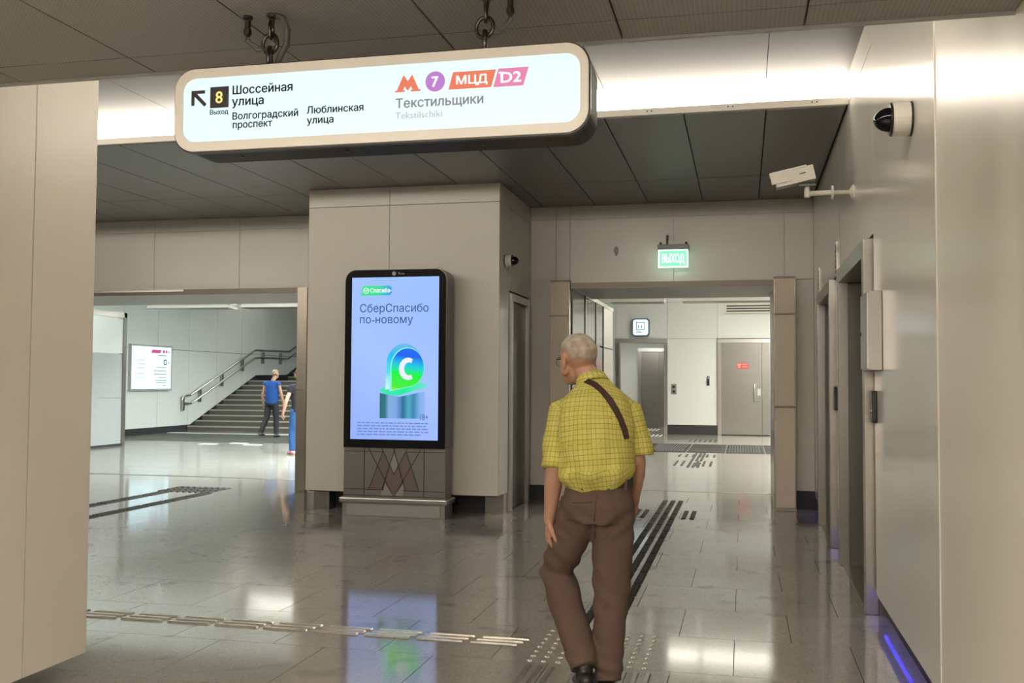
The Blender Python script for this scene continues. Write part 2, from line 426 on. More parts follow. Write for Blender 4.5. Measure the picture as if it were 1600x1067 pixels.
bk = struct(box('wall_passage_end', (XL-0.6, XR0+0.6), (-7.2, -7), (0, 4.2), ENAMEL_SATIN), 'wall behind the viewer')

# ================================================================== HALL SHELL
wrh = struct(box('wall_right', (XR+0.45, XR+0.6), (YE-0.02, YB+0.2), (0, 4.0), BACKING), 'glossy white panelled wall with two lift portals')
L1, L2 = (6.45, 8.22), (8.95, 10.45)   # lift portals along y
ZL = 2.24
def rp(y0, y1, z0, z1): panel(wrh, (XR, XR+0.03), (y0, y1), (z0, z1), ENAMEL_GLOSS, gap=0.006)
rp(YE, 6.4, 0.13, ZH)
rp(8.27, 8.92, 0.13, ZL+0.08); rp(10.5, YB, 0.13, ZL+0.08)
rp(6.4, 8.6, ZL+0.08, ZC+0.25 if False else 3.5); rp(8.6, YB, ZL+0.08, 3.5)
rp(6.4, YF, 3.5, ZH)
boxes('backing', [((XR+0.03, XR+0.06), (YE, 6.40), (0.13, ZH)), ((XR+0.03, XR+0.06), (8.27, 8.92), (0.13, ZH)), ((XR+0.03, XR+0.06), (10.5, YB), (0.13, ZH)), ((XR+0.03, XR+0.06), (6.4, YB), (ZL+0.06, ZH))], BACKING, wrh)
boxes('plinth', [((XR+0.06, XR+0.08), (YE, 6.42), (0, 0.13)), ((XR+0.06, XR+0.08), (8.25, 8.95), (0, 0.13)), ((XR+0.06, XR+0.08), (10.47, YB), (0, 0.13))], BLACKMATT, wrh)
def blue_led(y0, y1, lab):
    t = thing('led_strip', lab, 'light strip', (XR+0.05, (y0+y1)/2, 0.1), 'blue plinth lights')
    box('housing', (XR+0.035, XR+0.06), (y0, y1), (0.105, 0.129), BLACK, t)
    box('diffuser', (XR+0.033, XR+0.05), (y0+0.01, y1-0.01), (0.092, 0.105), BLUE_E, t)
blue_led(4.5, 6.35, 'blue light strip under the wall panel before the near lift')
blue_led(8.3, 8.9, 'blue light strip under the wall between the two lifts')
blue_led(10.55, 11.5, 'blue light strip in the corner beyond the far lift')

REVEAL = mat('dark_lift_reveal', (0.17, 0.165, 0.145), 0.38, metal=0.85, namt=0.08, nscale=3, stretch=(1, 1, 20))
def lift_portal(y0, y1, lab):
    t = thing('lift_portal', lab, 'elevator', (XR, (y0+y1)/2, 0), 'lifts in the right wall')
    x0 = 0.725; jw = 0.10
    for a, b in ((y0, y0+jw), (y1-jw, y1)):
        box('jamb', (x0, XR+0.02), (a, b), (0, ZL+0.06), STEEL, t, 0.004)
        box('reveal', (XR+0.02, XR+0.45), (a, b), (0, ZL+0.06), REVEAL, t)
    box('header', (x0, XR+0.45), (y0+jw, y1-jw), (ZL-0.05, ZL+0.06), STEEL, t, 0.004)
    ym = (y0+y1)/2
    box('lift_door', (XR+0.34, XR+0.38), (y0+jw, ym-0.002), (0.005, ZL-0.05), STEEL_D, t)
    box('lift_door', (XR+0.34, XR+0.38), (ym+0.002, y1-jw), (0.005, ZL-0.05), STEEL_D, t)
    box('sill', (x0+0.02, XR+0.45), (y0+jw, y1-jw), (0.0, 0.006), STEEL_W, t)
    return t
lift_portal(*L1, 'near brushed steel lift portal in the glossy white wall')
lift_portal(*L2, 'far brushed steel lift portal next to the back corner')
def indicator(y, lab):
    t = thing('floor_indicator', lab, 'sign', (XR-0.012, y, 2.4), 'lift floor indicators')
    box('plate', (XR-0.012, XR), (y-0.045, y+0.045), (2.31, 2.60), STEEL, t)
    for k in range(6): box('slot', (XR-0.016, XR-0.01), (y-0.03, y+0.03), (2.335+k*0.043, 2.36+k*0.043), BLACK, t)
indicator(8.78, 'narrow slotted indicator plate above the wall between the lifts')
indicator(10.75, 'narrow slotted indicator plate beyond the far lift')
def call(y, z0, z1, lab):
    t = thing('call_panel', lab, 'button panel', (XR-0.02, y, z0), 'lift call panels')
    box('plate', (XR-0.03, XR), (y-0.05, y+0.05), (z0, z1), BLACK, t, 0.006)
    for k in (0.35, 0.65): lathe('button', [(0.014, 0), (0.014, 0.005), (0.010, 0.007)], (XR-0.03, y, z0+(z1-z0)*k), (-1, 0, 0), STEEL, t, 14)
call(6.33, 1.17, 1.36, 'black call panel beside the near lift')
call(8.82, 1.18, 1.38, 'black call panel between the two lifts')
t = thing('wall_cabinet', 'shallow steel notice case mounted beside the near lift', 'cabinet', (XR, 6.2, 1.48))
box('case', (XR-0.075, XR), (6.03, 6.37), (1.48, 1.94), STEEL, t, 0.004)
box('door', (XR-0.083, XR-0.075), (6.04, 6.36), (1.49, 1.93), STEEL_L, t)
lathe('lock', [(0.012, 0), (0.012, 0.006), (0.008, 0.008)], (XR-0.083, 6.33, 1.7), (-1, 0, 0), CHAIN, t, 12)

# ceilings
ch = struct(box('ceiling_cove', (-12.5, 1.4), (YC, YF), (ZH, ZH+0.1), BACKING), 'raised white ceiling strip by the light cove')
clad(ch, 'z', ZH-0.015, ZH, [-12.4+0.0]+[0.18-1.25*k for k in range(9, -1, -1)]+[1.2], [YC+0.02, YF], COVEWHITE, gap=0.005)
cl = struct(box('ceiling_hall', (-12.5, 1.4), (YF, YB+0.1), (ZC+0.02, ZC+0.30), BACKING), 'dark grey metal panel ceiling of the hall')
clad(cl, 'z', ZC, ZC+0.02, [-12.4]+[0.18-0.625*k for k in range(19, -1, -1)]+[0.77], [YF+0.02, 10.29, YB], CEIL, gap=0.010)
cove = thing('cove_light', 'long glowing light cove along the ceiling edge beyond the hanging sign', 'light', (-5, YF, ZC))
box('diffuser', (-12.4, XR-0.005), (YF-0.02, YF+0.0), (ZC+0.05, ZH-0.02), COVE_E, cove)
box('lip', (-12.4, XR-0.005), (YF-0.05, YF-0.02), (ZC-0.002, ZC+0.05), WHITEPL, cove)
for k in range(9):
    x = 0.55-0.62*k
    for dx in (0, 0.035): lathe('screw', [(0.006, 0), (0.006, 0.003)], (x-dx, YF-0.05, ZC+0.026), (0, -1, 0), CHAIN, cove, 8)
for x0, x1, y0, lab in ((XL+0.01, XR0-0.01, YC, 'light cove on the bulkhead above the hanging sign, facing the hall'), (-12.4, XL-0.7, YE, 'light cove on the hall wall left of the passage, facing the stairs')):
    cn = thing('cove_light', lab, 'light', ((x0+x1)/2, y0, ZC), 'hall facing coves')
    box('diffuser', (x0, x1), (y0, y0+0.02), (ZC+0.07, ZH-0.02), COVE_N, cn)
    box('lip', (x0, x1), (y0+0.02, y0+0.05), (ZC+0.0, ZC+0.07), WHITEPL, cn)
for yy, lab in ((-0.8, 'added fill lamp just behind the viewer in the passage'), (-4.0, 'added fill lamp far behind the viewer in the passage')):  # unseen lamps added to brighten the passage walls and the walking man
    t = thing('ceiling_lamp', lab, 'light', (-1.15, yy, ZPC), 'added passage fill lamps')
    box('frame', (-2.6, 0.3), (yy-0.09, yy+0.09), (ZPC-0.03, ZPC), WHITEPL, t)
    box('diffuser', (-2.57, 0.27), (yy-0.07, yy+0.07), (ZPC-0.036, ZPC-0.03), FILL_B, t)

# back wall
XO0, XO1 = -12.0, -5.48     # stair-hall opening
XP0, XP1 = -1.99, 0.34      # lift-lobby opening
ZO = 2.51
wb = struct(boxes('wall_back', [((-12.5, XO1), (YB+0.02, YT), (ZO+0.02, 6.0)), ((XO1, XP0), (YB+0.02, YT), (0, 6.0)), ((XP0, XP1), (YB+0.02, YT), (ZO+0.02, 6.0)), ((XP1+0.05, 1.4), (YB+0.02, YT), (0, 6.0))], ENAMEL_COOL), 'white panelled back wall with two openings')
ub = [-12.4, -11.23, -10.0, -8.78, -7.55, -6.32, -5.36]
clad(wb, 'y', YB, YB+0.02, ub, [2.58, 3.34, ZC], ENAMEL)
clad(wb, 'y', YB, YB+0.02, [-5.36, -2.48], [0.2, 3.34, ZC], ENAMEL)
clad(wb, 'y', YB, YB+0.02, [-2.48, -2.17, -2.0], [0.18, 3.34, ZC], ENAMEL)
clad(wb, 'y', YB, YB+0.02, [-2.0, -0.78, 0.46, XR], [2.58, 3.34, ZC], ENAMEL)
clad(wb, 'y', YB, YB+0.02, [0.46, XR], [0.2, 2.58], ENAMEL)
box('plinth', (-2.48, -2.2), (YB+0.005, YB+0.03), (0, 0.18), BLACKMATT, wb)
box('plinth', (0.57, XR+0.1), (YB+0.005, YB+0.03), (0, 0.2), BLACKMATT, wb)
fm = tag(prism('scuff_mark', [(-1.45+0.03*math.cos(a)*(1.0 if math.sin(a) > 0 else 0.75), 2.95+0.058*math.sin(a)) for a in [2*math.pi*k/16 for k in range(16)]], 'y', YB-0.0015, YB+0.0005, mat('grey_scuff', (0.26, 0.24, 0.23), 0.5)), 'small grey oval scuff mark high on the back wall', 'mark')

# openings' steel linings
ol = thing('door_lining', 'brushed steel lining framing the wide opening to the stairs', 'door frame', (XO1, YB, 0))
box('lintel', (-12.4, XO1), (YB-0.03, YT), (ZO, ZO+0.07), BRONZE, ol)
box('lintel_rail', (-9.4, -7.1), (YB-0.034, YB-0.03), (ZO+0.045, ZO+0.068), STEEL_L, ol)
for z0, z1 in ((0, 1.28), (1.285, ZO+0.07)): box('jamb', (XO1, XO1+0.13), (YB-0.05, YT), (z0, z1), STEEL_W, ol)
ol = thing('door_lining', 'steel lined portal with beige side covers opening to the lift lobby', 'door frame', ((XP0+XP1)/2, YB, 0))
box('lintel', (XP0, XP1), (YB-0.03, YT), (ZO, ZO+0.07), BRONZE, ol)
for x0, x1 in ((-2.22, XP0), (XP1, 0.575)):
    box('jamb', (x0, x1), (YB-0.10, YB+0.018), (0, 2.6), STEEL_W, ol)
    if x0 > 0: box('lining', (x0, x0+0.045), (YB+0.02, YT), (0, 2.5), STEEL, ol)
    for z0, z1 in ((0.02, 1.13), (1.15, 2.17), (2.19, 2.585)):
        box('cover', (x0+0.014, x1-0.014), (YB-0.13, YB-0.10), (z0, z1), BEIGE, ol, 0.004)
        if x0 > 0: box('joint', (x0, x1), (YB-0.125, YB-0.10), (z1, z1+0.02), BRONZE, ol)
        else: box('joint', (x0, x1), (YB-0.125, YB-0.10), (z1, z1+0.02), BRONZE, ol)
gp = thing('glazed_partition', 'row of dark glass and steel panels along the lobby entrance', 'partition', (XP0, 13.4, 0))
for y0, y1, m, z in ((YB+0.02, 12.6, DARKGLASS, ZO), (12.66, 13.55, DARKGLASS, 2.5), (13.62, 14.3, DARKGLASS, 2.5), (14.36, 15.4, STEEL_D, 2.5)):
    for z0, z1 in ((0.02, 1.9), (1.92, z)): box('pane', (XP0-0.03, XP0+0.02), (y0, y1), (z0, z1), m, gp)
for y in (12.63, 13.585, 14.33): box('post', (XP0-0.03, XP0+0.03), (y-0.03, y+0.03), (0, ZO), BLACK, gp)
box('top_rail', (XP0-0.04, XP0+0.03), (12.66, 15.4), (ZO-0.01, ZO+0.04), STEEL, gp)

# pillar
PX0, PX1, PY = -4.65, -2.485, 10.1
pl = struct(box('wall_pillar', (PX0+0.03, PX1-0.03), (PY+0.03, YB), (0.2, ZC), BACKING), 'white panelled pillar behind the display kiosk')
clad(pl, 'y', PY, PY+0.03, [PX0, -3.71, PX1], [3.3, ZC], ENAMEL_SATIN)
clad(pl, 'y', PY, PY+0.03, [PX0, -3.71, PX1], [0.21, 3.3], ENAMEL_SATIN)
clad(pl, 'x', PX0, PX0+0.03, [PY+0.03, YB], [0.21, 3.3, ZC], ENAMEL_SATIN)
clad(pl, 'x', PX1-0.03, PX1, [PY+0.03, 10.55], [0.21, 3.3, ZC], ENAMEL_SATIN)
clad(pl, 'x', PX1-0.03, PX1, [10.55, 11.5, YB], [2.4, 3.3, ZC], ENAMEL_SATIN)
clad(pl, 'x', PX1-0.03, PX1, [11.55, YB], [0.21, 2.4], ENAMEL_SATIN)
box('plinth', (PX0+0.25, PX1-0.22), (PY+0.28, YB), (0, 0.2), BLACKMATT, pl)
box('plinth_foot', (PX0+0.06, PX0+0.24), (PY+0.1, PY+0.3), (0, 0.21), STEEL_D, pl)
box('plinth_foot', (PX1-0.21, PX1-0.01), (PY+0.28, PY+0.48), (0, 0.21), STEEL_D, pl)
t = thing('service_door', 'dark steel service door in the side of the white pillar', 'door', (PX1, 11.05, 0))
for y0 in (10.56, 11.44): box('jamb', (PX1-0.02, PX1+0.03), (y0, y0+0.08), (0, 2.37), STEEL, t)
box('header', (PX1-0.02, PX1+0.03), (10.64, 11.44), (2.29, 2.37), STEEL, t)
box('leaf', (PX1-0.029, PX1-0.012), (10.64, 11.44), (0.01, 2.29), mat('service_door_grey', (0.12, 0.115, 0.10), 0.45, metal=0.3, namt=0.06, nscale=2), t)
for z in (1.82, 1.5, 0.45): box('hinge', (PX1-0.012, PX1+0.004), (10.67, 10.69), (z, z+0.22), STEEL_L, t)

# ================================================================== LIFT LOBBY (seen through the portal)
YL = 27.58; XE0, XE1 = -3.43, -2.02; XD0, XD1 = -0.67, 0.78
lw = struct(boxes('wall_lobby_far', [((-5.0, XE0), (YL+0.02, YL+0.3), (0, 6)), ((XE0, XE1), (YL+0.02, YL+0.3), (2.62, 6)), ((XE1, 4), (YL+0.02, YL+0.3), (0, 6))], BACKING), 'white panelled far wall of the lift lobby')
clad(lw, 'y', YL, YL+0.02, [-5.0, XE0, XE1, XD0, XD1, 2.2, 4.0], [2.62, 3.62, 5.9], ENAMEL_COOL)
clad(lw, 'y', YL, YL+0.02, [XE1, XD0], [0.26, 2.62], ENAMEL_COOL)
clad(lw, 'y', YL, YL+0.02, [XD1, 2.2, 4.0], [0.26, 2.62], ENAMEL_COOL)
clad(lw, 'y', YL, YL+0.02, [-5.0, XE0], [0.26, 2.62], ENAMEL_COOL)
box('plinth', (XE1, XD0), (YL-0.005, YL+0.02), (0, 0.26), BLACKMATT, lw)
struct(boxes('wall_lobby_sides', [((-5.1, -5.0), (YT, 34), (0, 6)), ((4.0, 4.1), (YT, 34), (0, 6)), ((-5.0, XE0-0.75), (YL+0.3, 32.5), (0, 3)), ((XE1+0.02, XE1+0.2), (YL+0.3, 32.5), (0, 3)), ((XE0-0.75, XE1+0.1), (32.25, 32.4), (0, 3))], ENAMEL_COOL), 'white side walls of the lift lobby')
struct(boxes('ceiling_lobby', [((-5.1, 4.1), (YT, YL+0.3), (5.9, 6.0)), ((-5, XE1+0.2), (YL+0.3, 32.5), (2.95, 3.05))], ENAMEL_COOL), 'white ceiling of the lift lobby')
t = thing('door_lining', 'steel lining of the doorway to the far vestibule lift', 'door frame', ((XE0+XE1)/2, YL, 0))
box('jamb', (XE0, XE0+0.09), (YL-0.04, YL+0.3), (0, 2.5), STEEL_D, t); box('jamb', (XE1-0.09, XE1), (YL-0.04, YL+0.3), (0, 2.5), STEEL, t)
box('header', (XE0, XE1), (YL-0.05, YL+0.3), (2.5, 2.62), STEEL_L, t)
t = thing('lift_portal', 'dark lift door at the end of the far vestibule', 'elevator', (-2.87, 32.2, 0))
box('jamb', (-3.30, -3.18), (32.1, 32.25), (0, 2.4), STEEL, t); box('header', (-3.30, -2.2), (32.1, 32.25), (2.4, 2.52), STEEL_L, t)
box('jamb', (-2.32, -2.2), (32.1, 32.25), (0, 2.4), STEEL, t)
box('lift_door', (-3.18, -2.62), (32.17, 32.22), (0, 2.4), STEEL_D, t); box('lift_door', (-2.615, -2.32), (32.17, 32.22), (0, 2.4), STEEL_D, t)
t = thing('ceiling_lamp', 'small ceiling lamp inside the far vestibule', 'light', (-3, 30, 2.95))
box('frame', (-3.4, -2.5), (29.6, 30.4), (2.92, 2.95), WHITEPL, t); box('diffuser', (-3.35, -2.55), (29.65, 30.35), (2.915, 2.92), emat('vestibule_lamp_glow', (1.0, 0.97, 0.88), 30.0, True), t)
t = thing('steel_door', 'wide steel double door with a red label in the lift lobby', 'door', (0.05, YL, 0))
box('jamb', (XD0, XD0+0.10), (YL-0.05, YL), (0, 2.6), STEEL, t); box('jamb', (XD1-0.08, XD1), (YL-0.05, YL), (0, 2.6), STEEL, t)
box('header', (XD0, XD1), (YL-0.06, YL), (2.5, 2.6), STEEL_L, t)
lf = box('leaf', (XD0+0.10, 0.495), (YL-0.03, YL), (0.02, 2.5), STEEL_D, t); box('leaf', (0.505, XD1-0.08), (YL-0.03, YL), (0.02, 2.5), STEEL_D, t)
tube('handle', [(0.42, YL-0.03, 1.38), (0.30, YL-0.09, 1.38), (0.30, YL-0.09, 0.92), (0.42, YL-0.03, 0.92)], 0.014, STEEL_L, lf, 8)
box('lock_plate', (0.38, 0.46), (YL-0.036, YL-0.03), (1.08, 1.26), STEEL_L, lf)
rl = box('red_label', (-0.16, 0.14), (YL-0.034, YL-0.03), (1.80, 1.95), RED, lf)
for x0_, x1_, z0_, z1_ in ((-0.14, -0.05, 1.88, 1.93), (-0.13, -0.06, 1.82, 1.86), (-0.02, 0.12, 1.90, 1.925), (-0.02, 0.12, 1.84, 1.865)):
    box('label_mark', (x0_, x1_), (YL-0.037, YL-0.034), (z0_, z1_), mat('label_pink', (0.7, 0.35, 0.33), 0.5), rl)
t = thing('call_panel', 'grey lift call panel on the lobby wall beside the vestibule doorway', 'button panel', (-1.84, YL, 1.1))
box('plate', (-1.91, -1.77), (YL-0.02, YL), (1.10, 1.38), STEEL, t, 0.005)
for z in (1.17, 1.30): lathe('button', [(0.035, 0), (0.035, 0.008), (0.02, 0.011)], (-1.84, YL-0.02, z), (0, -1, 0), BLACK, t, 14)
t = thing('card_reader', 'slim black reader on the white lobby wall by the steel door', 'reader', (-0.92, YL, 1.34))
box('body', (-0.955, -0.885), (YL-0.035, YL), (1.34, 1.59), BLACK, t, 0.008); box('window', (-0.94, -0.90), (YL-0.038, YL-0.035), (1.52, 1.57), GREYPL, t)
t = thing('lift_sign', 'square illuminated lift sign above the vestibule doorway', 'sign', (-2.74, YL, 2.69))
prism('frame', rrect(-2.99, -2.50, 2.68, 3.18, 0.08), 'y', YL-0.09, YL, mat('blue_grey_frame', (0.10, 0.13, 0.16), 0.35), t)
prism('face', rrect(-2.95, -2.54, 2.72, 3.14, 0.06), 'y', YL-0.095, YL-0.09, emat('lift_sign_glow', (0.72, 0.93, 1.0), 1.5), t)
LINK = mat('sign_ink_blue', (0.05, 0.12, 0.2), 0.5)
ring_prism('pictogram_frame', rrect(-2.87, -2.63, 2.86, 3.08, 0.005), rrect(-2.85, -2.65, 2.88, 3.06, 0.005), 'y', YL-0.099, YL-0.095, LINK, t)
for x in (-2.80, -2.72): box('pictogram_figure', (x-0.012, x+0.012), (YL-0.099, YL-0.095), (2.90, 2.99), LINK, t)
for z in (2.82, 2.78): box('text_line', (-2.87, -2.72), (YL-0.099, YL-0.095), (z, z+0.02), LINK, t)
t = thing('ventilation_grille', 'white slatted vent high on the lobby wall over the steel door', 'vent', (0.3, YL, 3.3))
box('frame', (-0.47, 1.0), (YL-0.03, YL), (3.30, 3.92), WHITEPL, t)
for k in range(8):
    if k in (3, 4): continue
    box('slot', (-0.43, 0.97), (YL-0.034, YL-0.03), (3.34+k*0.07, 3.375+k*0.07), BLACKMATT, t)
boxes('mullion', [((0.52, 0.55), (YL-0.038, YL-0.03), (3.62, 3.92))], WHITEPL, t)

def hanging_lamp(x0, x1, y, z, lab, glow, lab_group, dl=0.2, ceil=5.9, down=False):
    t = thing('linear_lamp', lab, 'lamp', ((x0+x1)/2, y, z), lab_group)
    prism('housing', [(y-dl, z), (y-dl*0.7, z+0.06), (y+dl*0.7, z+0.06), (y+dl, z)], 'x', x0, x1, WHITEPL, t)
    if down: box('diffuser', (x0+0.02, x1-0.02), (y-dl+0.02, y+dl-0.02), (z-0.014, z), glow, t)
    else: box('diffuser', (x0+0.05, x1-0.05), (y-dl*0.62, y+dl*0.62), (z+0.06, z+0.068), glow, t)
    if not down: box('underside', (x0+0.01, x1-0.01), (y-dl+0.01, y+dl-0.01), (z-0.014, z), STEEL_D, t)
    for a in (-dl*0.72, dl*0.66): box('lip', (x0, x1), (y+a, y+a+0.012), (z+0.05, z+0.10), WHITEPL, t)
    for a in (x0, x1-0.012): box('lip', (a, a+0.012), (y-dl*0.7, y+dl*0.7), (z+0.05, z+0.10), WHITEPL, t)
    for x in (x0+0.3, x1-0.3):
        tube('cord', [(x, y, z+0.06), (x, y, ceil)], 0.008, CABLE, t, 6)
        tube('cable', [(x-0.22, y, z+0.07), (x-0.12, y, z+0.09), (x-0.01, y, z+0.12), (x+0.06, y, z+0.25), (x+0.05, y, z+0.4), (x+0.05, y, ceil)], 0.013, CABLE, t, 6)
hanging_lamp(-2.52, -1.48, 19.5, 2.97, 'short hanging lamp before the lift sign in the lobby', LAMP_R, 'lobby hanging lamps')
hanging_lamp(-1.14, 0.75, 19.5, 2.97, 'long hanging lamp before the vent in the lobby', LAMP_R, 'lobby hanging lamps')

DOWN_R = emat('lobby_fill_glow', (1.0, 0.96, 0.84), 140.0, True); DOWN_S = emat('stair_fill_glow', COOL, 450.0, True)
for k, yy in enumerate((16.5, 20.5, 24.5)): hanging_lamp(1.3, 3.7, yy, 3.4, ('first', 'second', 'third')[k]+' added fill lamp of the lobby, counted from the portal, out of sight', DOWN_R, 'added lobby fill lamps', down=True)  # downlights added out of view to raise the lobby brightness

t = thing('ceiling_lamp', 'added linear lamp high in the lobby, unseen behind the portal lintel', 'light', (-0.4, 25.5, 5.4))  # unseen lamp added so the floor mirrors a bright band
box('housing', (-1.9, 1.1), (25.2, 25.8), (5.4, 5.9), WHITEPL, t); box('diffuser', (-1.85, 1.05), (25.24, 25.76), (5.385, 5.4), emat('lobby_added_lamp_glow', (1.0, 0.95, 0.82), 13.0, True), t)

# grating strip, tactile crosses in the lobby
g = thing('floor_grating', 'dark grating strip of square mats across the lobby floor', 'grating', (-1, 21.8, 0))
for k in range(-6, 4):
    x0 = -0.35+k*0.78
    b = box('mat_panel', (x0+0.012, x0+0.768), (20.5, 23.2), (0.001, 0.008), GRANITE_D, g)
    if k % 2 == 0: 
        lines = [((x0+0.06+j*0.055, x0+0.085+j*0.055), (20.7, 23.0), (0.008, 0.011)) for j in range(12)]
        s = boxes('grating_bars', lines, BLACKMATT, b)
def tactile(name, label, bars, m, h=0.009, loc=None, bev=0.0):
    t = thing(name, label, 'tactile paving', loc or (bars[0][0][0], bars[0][1][0], 0))
    for x, y in bars:
        key = ('bar', round(x[1]-x[0], 4), round(y[1]-y[0], 4), m.name)
        if key not in PANEL_MESH:
            hx, hy = (x[1]-x[0])/2, (y[1]-y[0])/2; c = min(hx, hy)*0.35
            v = [(-hx, -hy, 0), (hx, -hy, 0), (hx, hy, 0), (-hx, hy, 0), (-hx+c, -hy+c, h), (hx-c, -hy+c, h), (hx-c, hy-c, h), (-hx+c, hy-c, h)]
            PANEL_MESH[key] = mesh('bar', v, BF, m)
        link('bar', PANEL_MESH[key], t, ((x[0]+x[1])/2, (y[0]+y[1])/2, 0.0005))
    return t
def cross_bars(cx, y0, y1, dx=0.6):
    b = []
    for k in range(6):
        x = cx-dx/2+k*dx/5.5
        b.append(((x, x+0.045), (y0, y1)))
    return b
tactile('tactile_cross', 'dark tactile cross on the lobby floor before the grating', cross_bars(-0.84, 17.2, 18.2, 0.66)+[((-0.93+0.08*k, -0.88+0.08*k), (a, a+0.95)) for k in range(3) for a in (16.9, 18.3, 19.4)]+cross_bars(-0.86, 19.3, 19.9, 0.72), TACT_D)
tactile('tactile_strip', 'dark tactile bars before the lobby far wall', cross_bars(-0.95, 24.2, 25.3, 0.66), TACT_D)
tactile('tactile_strip', 'pale tactile bars on the floor of the vestibule doorway', cross_bars(-2.4, 26.3, 27.2, 0.6)+cross_bars(-2.75, 29.4, 30.6, 0.6), TACT_W)

# ================================================================== STAIR HALL (seen through the left opening)
XS = -15.0
sw = struct(box('wall_stair', (XS-0.3, XS-0.02), (14, 40), (0, 6), BACKING), 'white panelled wall beside the stairs')
ys = [14.4+1.5*k for k in range(18)]
clad(sw, 'x', XS-0.02, XS, ys, [0.15, 2.22, 3.9, 5.9], ENAMEL_COOL, gap=0.012)
stringer = [(14.4, 0), (14.4, 0.15), (25.0, 0.17), (28.81, 1.57), (31.0, 1.60), (36.5, 3.65), (36.5, 3.3), (31.2, 1.3), (28.6, 1.3), (24.9, 0)]
prism('stringer', stringer, 'x', XS-0.01, XS+0.03, BLACKMATT, sw)
struct(boxes('wall_stair_hall', [((-15.3, -5.0), (39.8, 40), (0, 6)), ((-5.1, -5.0), (YT, 40), (0, 6)), ((-18, -15.3), (13.2, 13.3), (0, 6))], ENAMEL_COOL), 'remaining white walls of the stair hall')
struct(box('ceiling_stair_hall', (-15.3, -5.0), (YT, 40), (5.9, 6.0), ENAMEL_COOL), 'white ceiling of the stair hall')
st = thing('staircase', 'grey stone staircase rising away behind the man in blue', 'stairs', (-11, 24.9, 0))
def step(y0, z1, yend, zb):
    s = box('step', (XS+0.03, -7.2), (y0, yend), (zb, z1), STEPM, st)
    box('nosing', (XS+0.03, -7.2), (y0-0.012, y0+0.05), (z1-0.03, z1+0.004), NOSING, s)
for k in range(10): step(24.85+0.38*k, 0.14*(k+1), 24.85+0.38*(k+1)+(2.4 if k == 9 else 0), 0.14*k)
for k in range(12): step(31.05+0.38*k, 1.4+0.14*(k+1), 31.05+0.38*(k+1)+0.02, 1.4+0.14*k)
box('landing', (XS+0.03, -7.2), (28.6, 31.05), (1.0, 1.39), STEPM, st)
hr = thing('handrail', 'double steel tube handrail on the white stair wall', 'handrail', (-14.9, 24.5, 0.6))
XH = -14.9
up_ = [(XH, 24.86, 0.985), (XH, 28.59, 2.356), (XH, 30.99, 2.384), (XH, 34, 3.5)]
lo_ = [(XH, 24.90, 0.757), (XH, 28.6, 2.124), (XH, 30.95, 2.143), (XH, 34, 3.27)]
loop = [(XH, 24.86, 0.985), (XH, 24.58, 0.985), (XH, 24.48, 0.945), (XH, 24.44, 0.87), (XH, 24.48, 0.795), (XH, 24.58, 0.757), (XH, 24.90, 0.757)]
tube('rail', up_, 0.028, STEEL_L, hr, 8); tube('rail', lo_, 0.028, STEEL_L, hr, 8); tube('end_loop', loop, 0.028, STEEL_L, hr, 8)
for y, z in ((24.55, 0.93), (25.42, 1.15), (26.63, 1.60), (27.84, 2.05), (29.19, 2.30), (30.44, 2.31), (32.0, 2.72)):
    box('bracket', (XS, XH-0.01), (y-0.03, y+0.03), (z-0.36, z), STEEL_D, hr)
strip = tag(box('warning_strip', (XS+0.1, -7.2), (23.72, 23.95), (0.001, 0.006), TACT_W), 'white warning strip on the floor at the foot of the stairs', 'floor strip')
dk = tag(boxes('entrance_mat', [((XS+0.05, -7.2), (20.6, 23.6), (0.001, 0.003))], GRANITE_D), 'dark entrance mat across the floor before the stairs', 'mat')
tactile('tactile_strip', 'two short white tactile marks at the edge of the dark mat', [((-11.65, -11.25), (19.75, 20.0)), ((-11.15, -10.75), (20.2, 20.4)), ((-10.6, -10.2), (19.8, 20.0))], TACT_W)
gt = thing('sliding_gate', 'tall grey metal gate leaf standing by the lit wall map', 'gate', (-12.9, 17.8, 0))
box('lower_panel', (-12.95, -12.9), (14.6, 18.8), (0.05, 1.95), mat('grey_painted_metal', (0.30, 0.31, 0.31), 0.4, namt=0.05), gt)
box('upper_panel', (-12.95, -12.9), (14.6, 18.8), (1.96, 2.72), ENAMEL_COOL, gt)
box('seam', (-12.902, -12.895), (14.6, 18.8), (1.02, 1.03), STEEL_L, gt)
box('post', (-12.98, -12.87), (18.8, 18.9), (0, 2.83), STEEL_D, gt); box('head_rail', (-12.98, -12.87), (14.6, 18.9), (2.72, 2.83), WHITEPL, gt); box('foot_rail', (-12.96, -12.88), (14.6, 18.8), (0.0, 0.05), BLACKMATT, gt)
mp = thing('wall_map', 'bright backlit information panel on the stair hall wall', 'sign', (XS, 23, 1.13))
box('case', (XS, XS+0.07), (22.1, 23.95), (1.12, 2.30), GREYPL, mp)
box('face', (XS+0.07, XS+0.075), (22.15, 23.90), (1.17, 2.26), emat('map_glow', (0.70, 0.95, 1.0), 1.35), mp)
INKP = mat('map_ink_pink', (0.75, 0.10, 0.35), 0.5); INK = mat('sign_ink_dark', (0.03, 0.03, 0.035), 0.5); INKG = mat('sign_ink_grey', (0.30, 0.34, 0.36), 0.5)
yR = 23.72
prism('heading', [(yR-0.75, 2.10), (yR-0.70, 2.19), (yR-0.28, 2.19), (yR-0.33, 2.10)], 'x', XS+0.075, XS+0.078, INKP, mp)
lathe('line_badge', [(0.05, 0), (0.05, 0.003)], (XS+0.075, yR-0.17, 2.145), (1, 0, 0), INKP, mp, 14); box('metro_mark', (XS+0.075, XS+0.078), (yR-0.08, yR), (2.11, 2.18), INKP, mp)
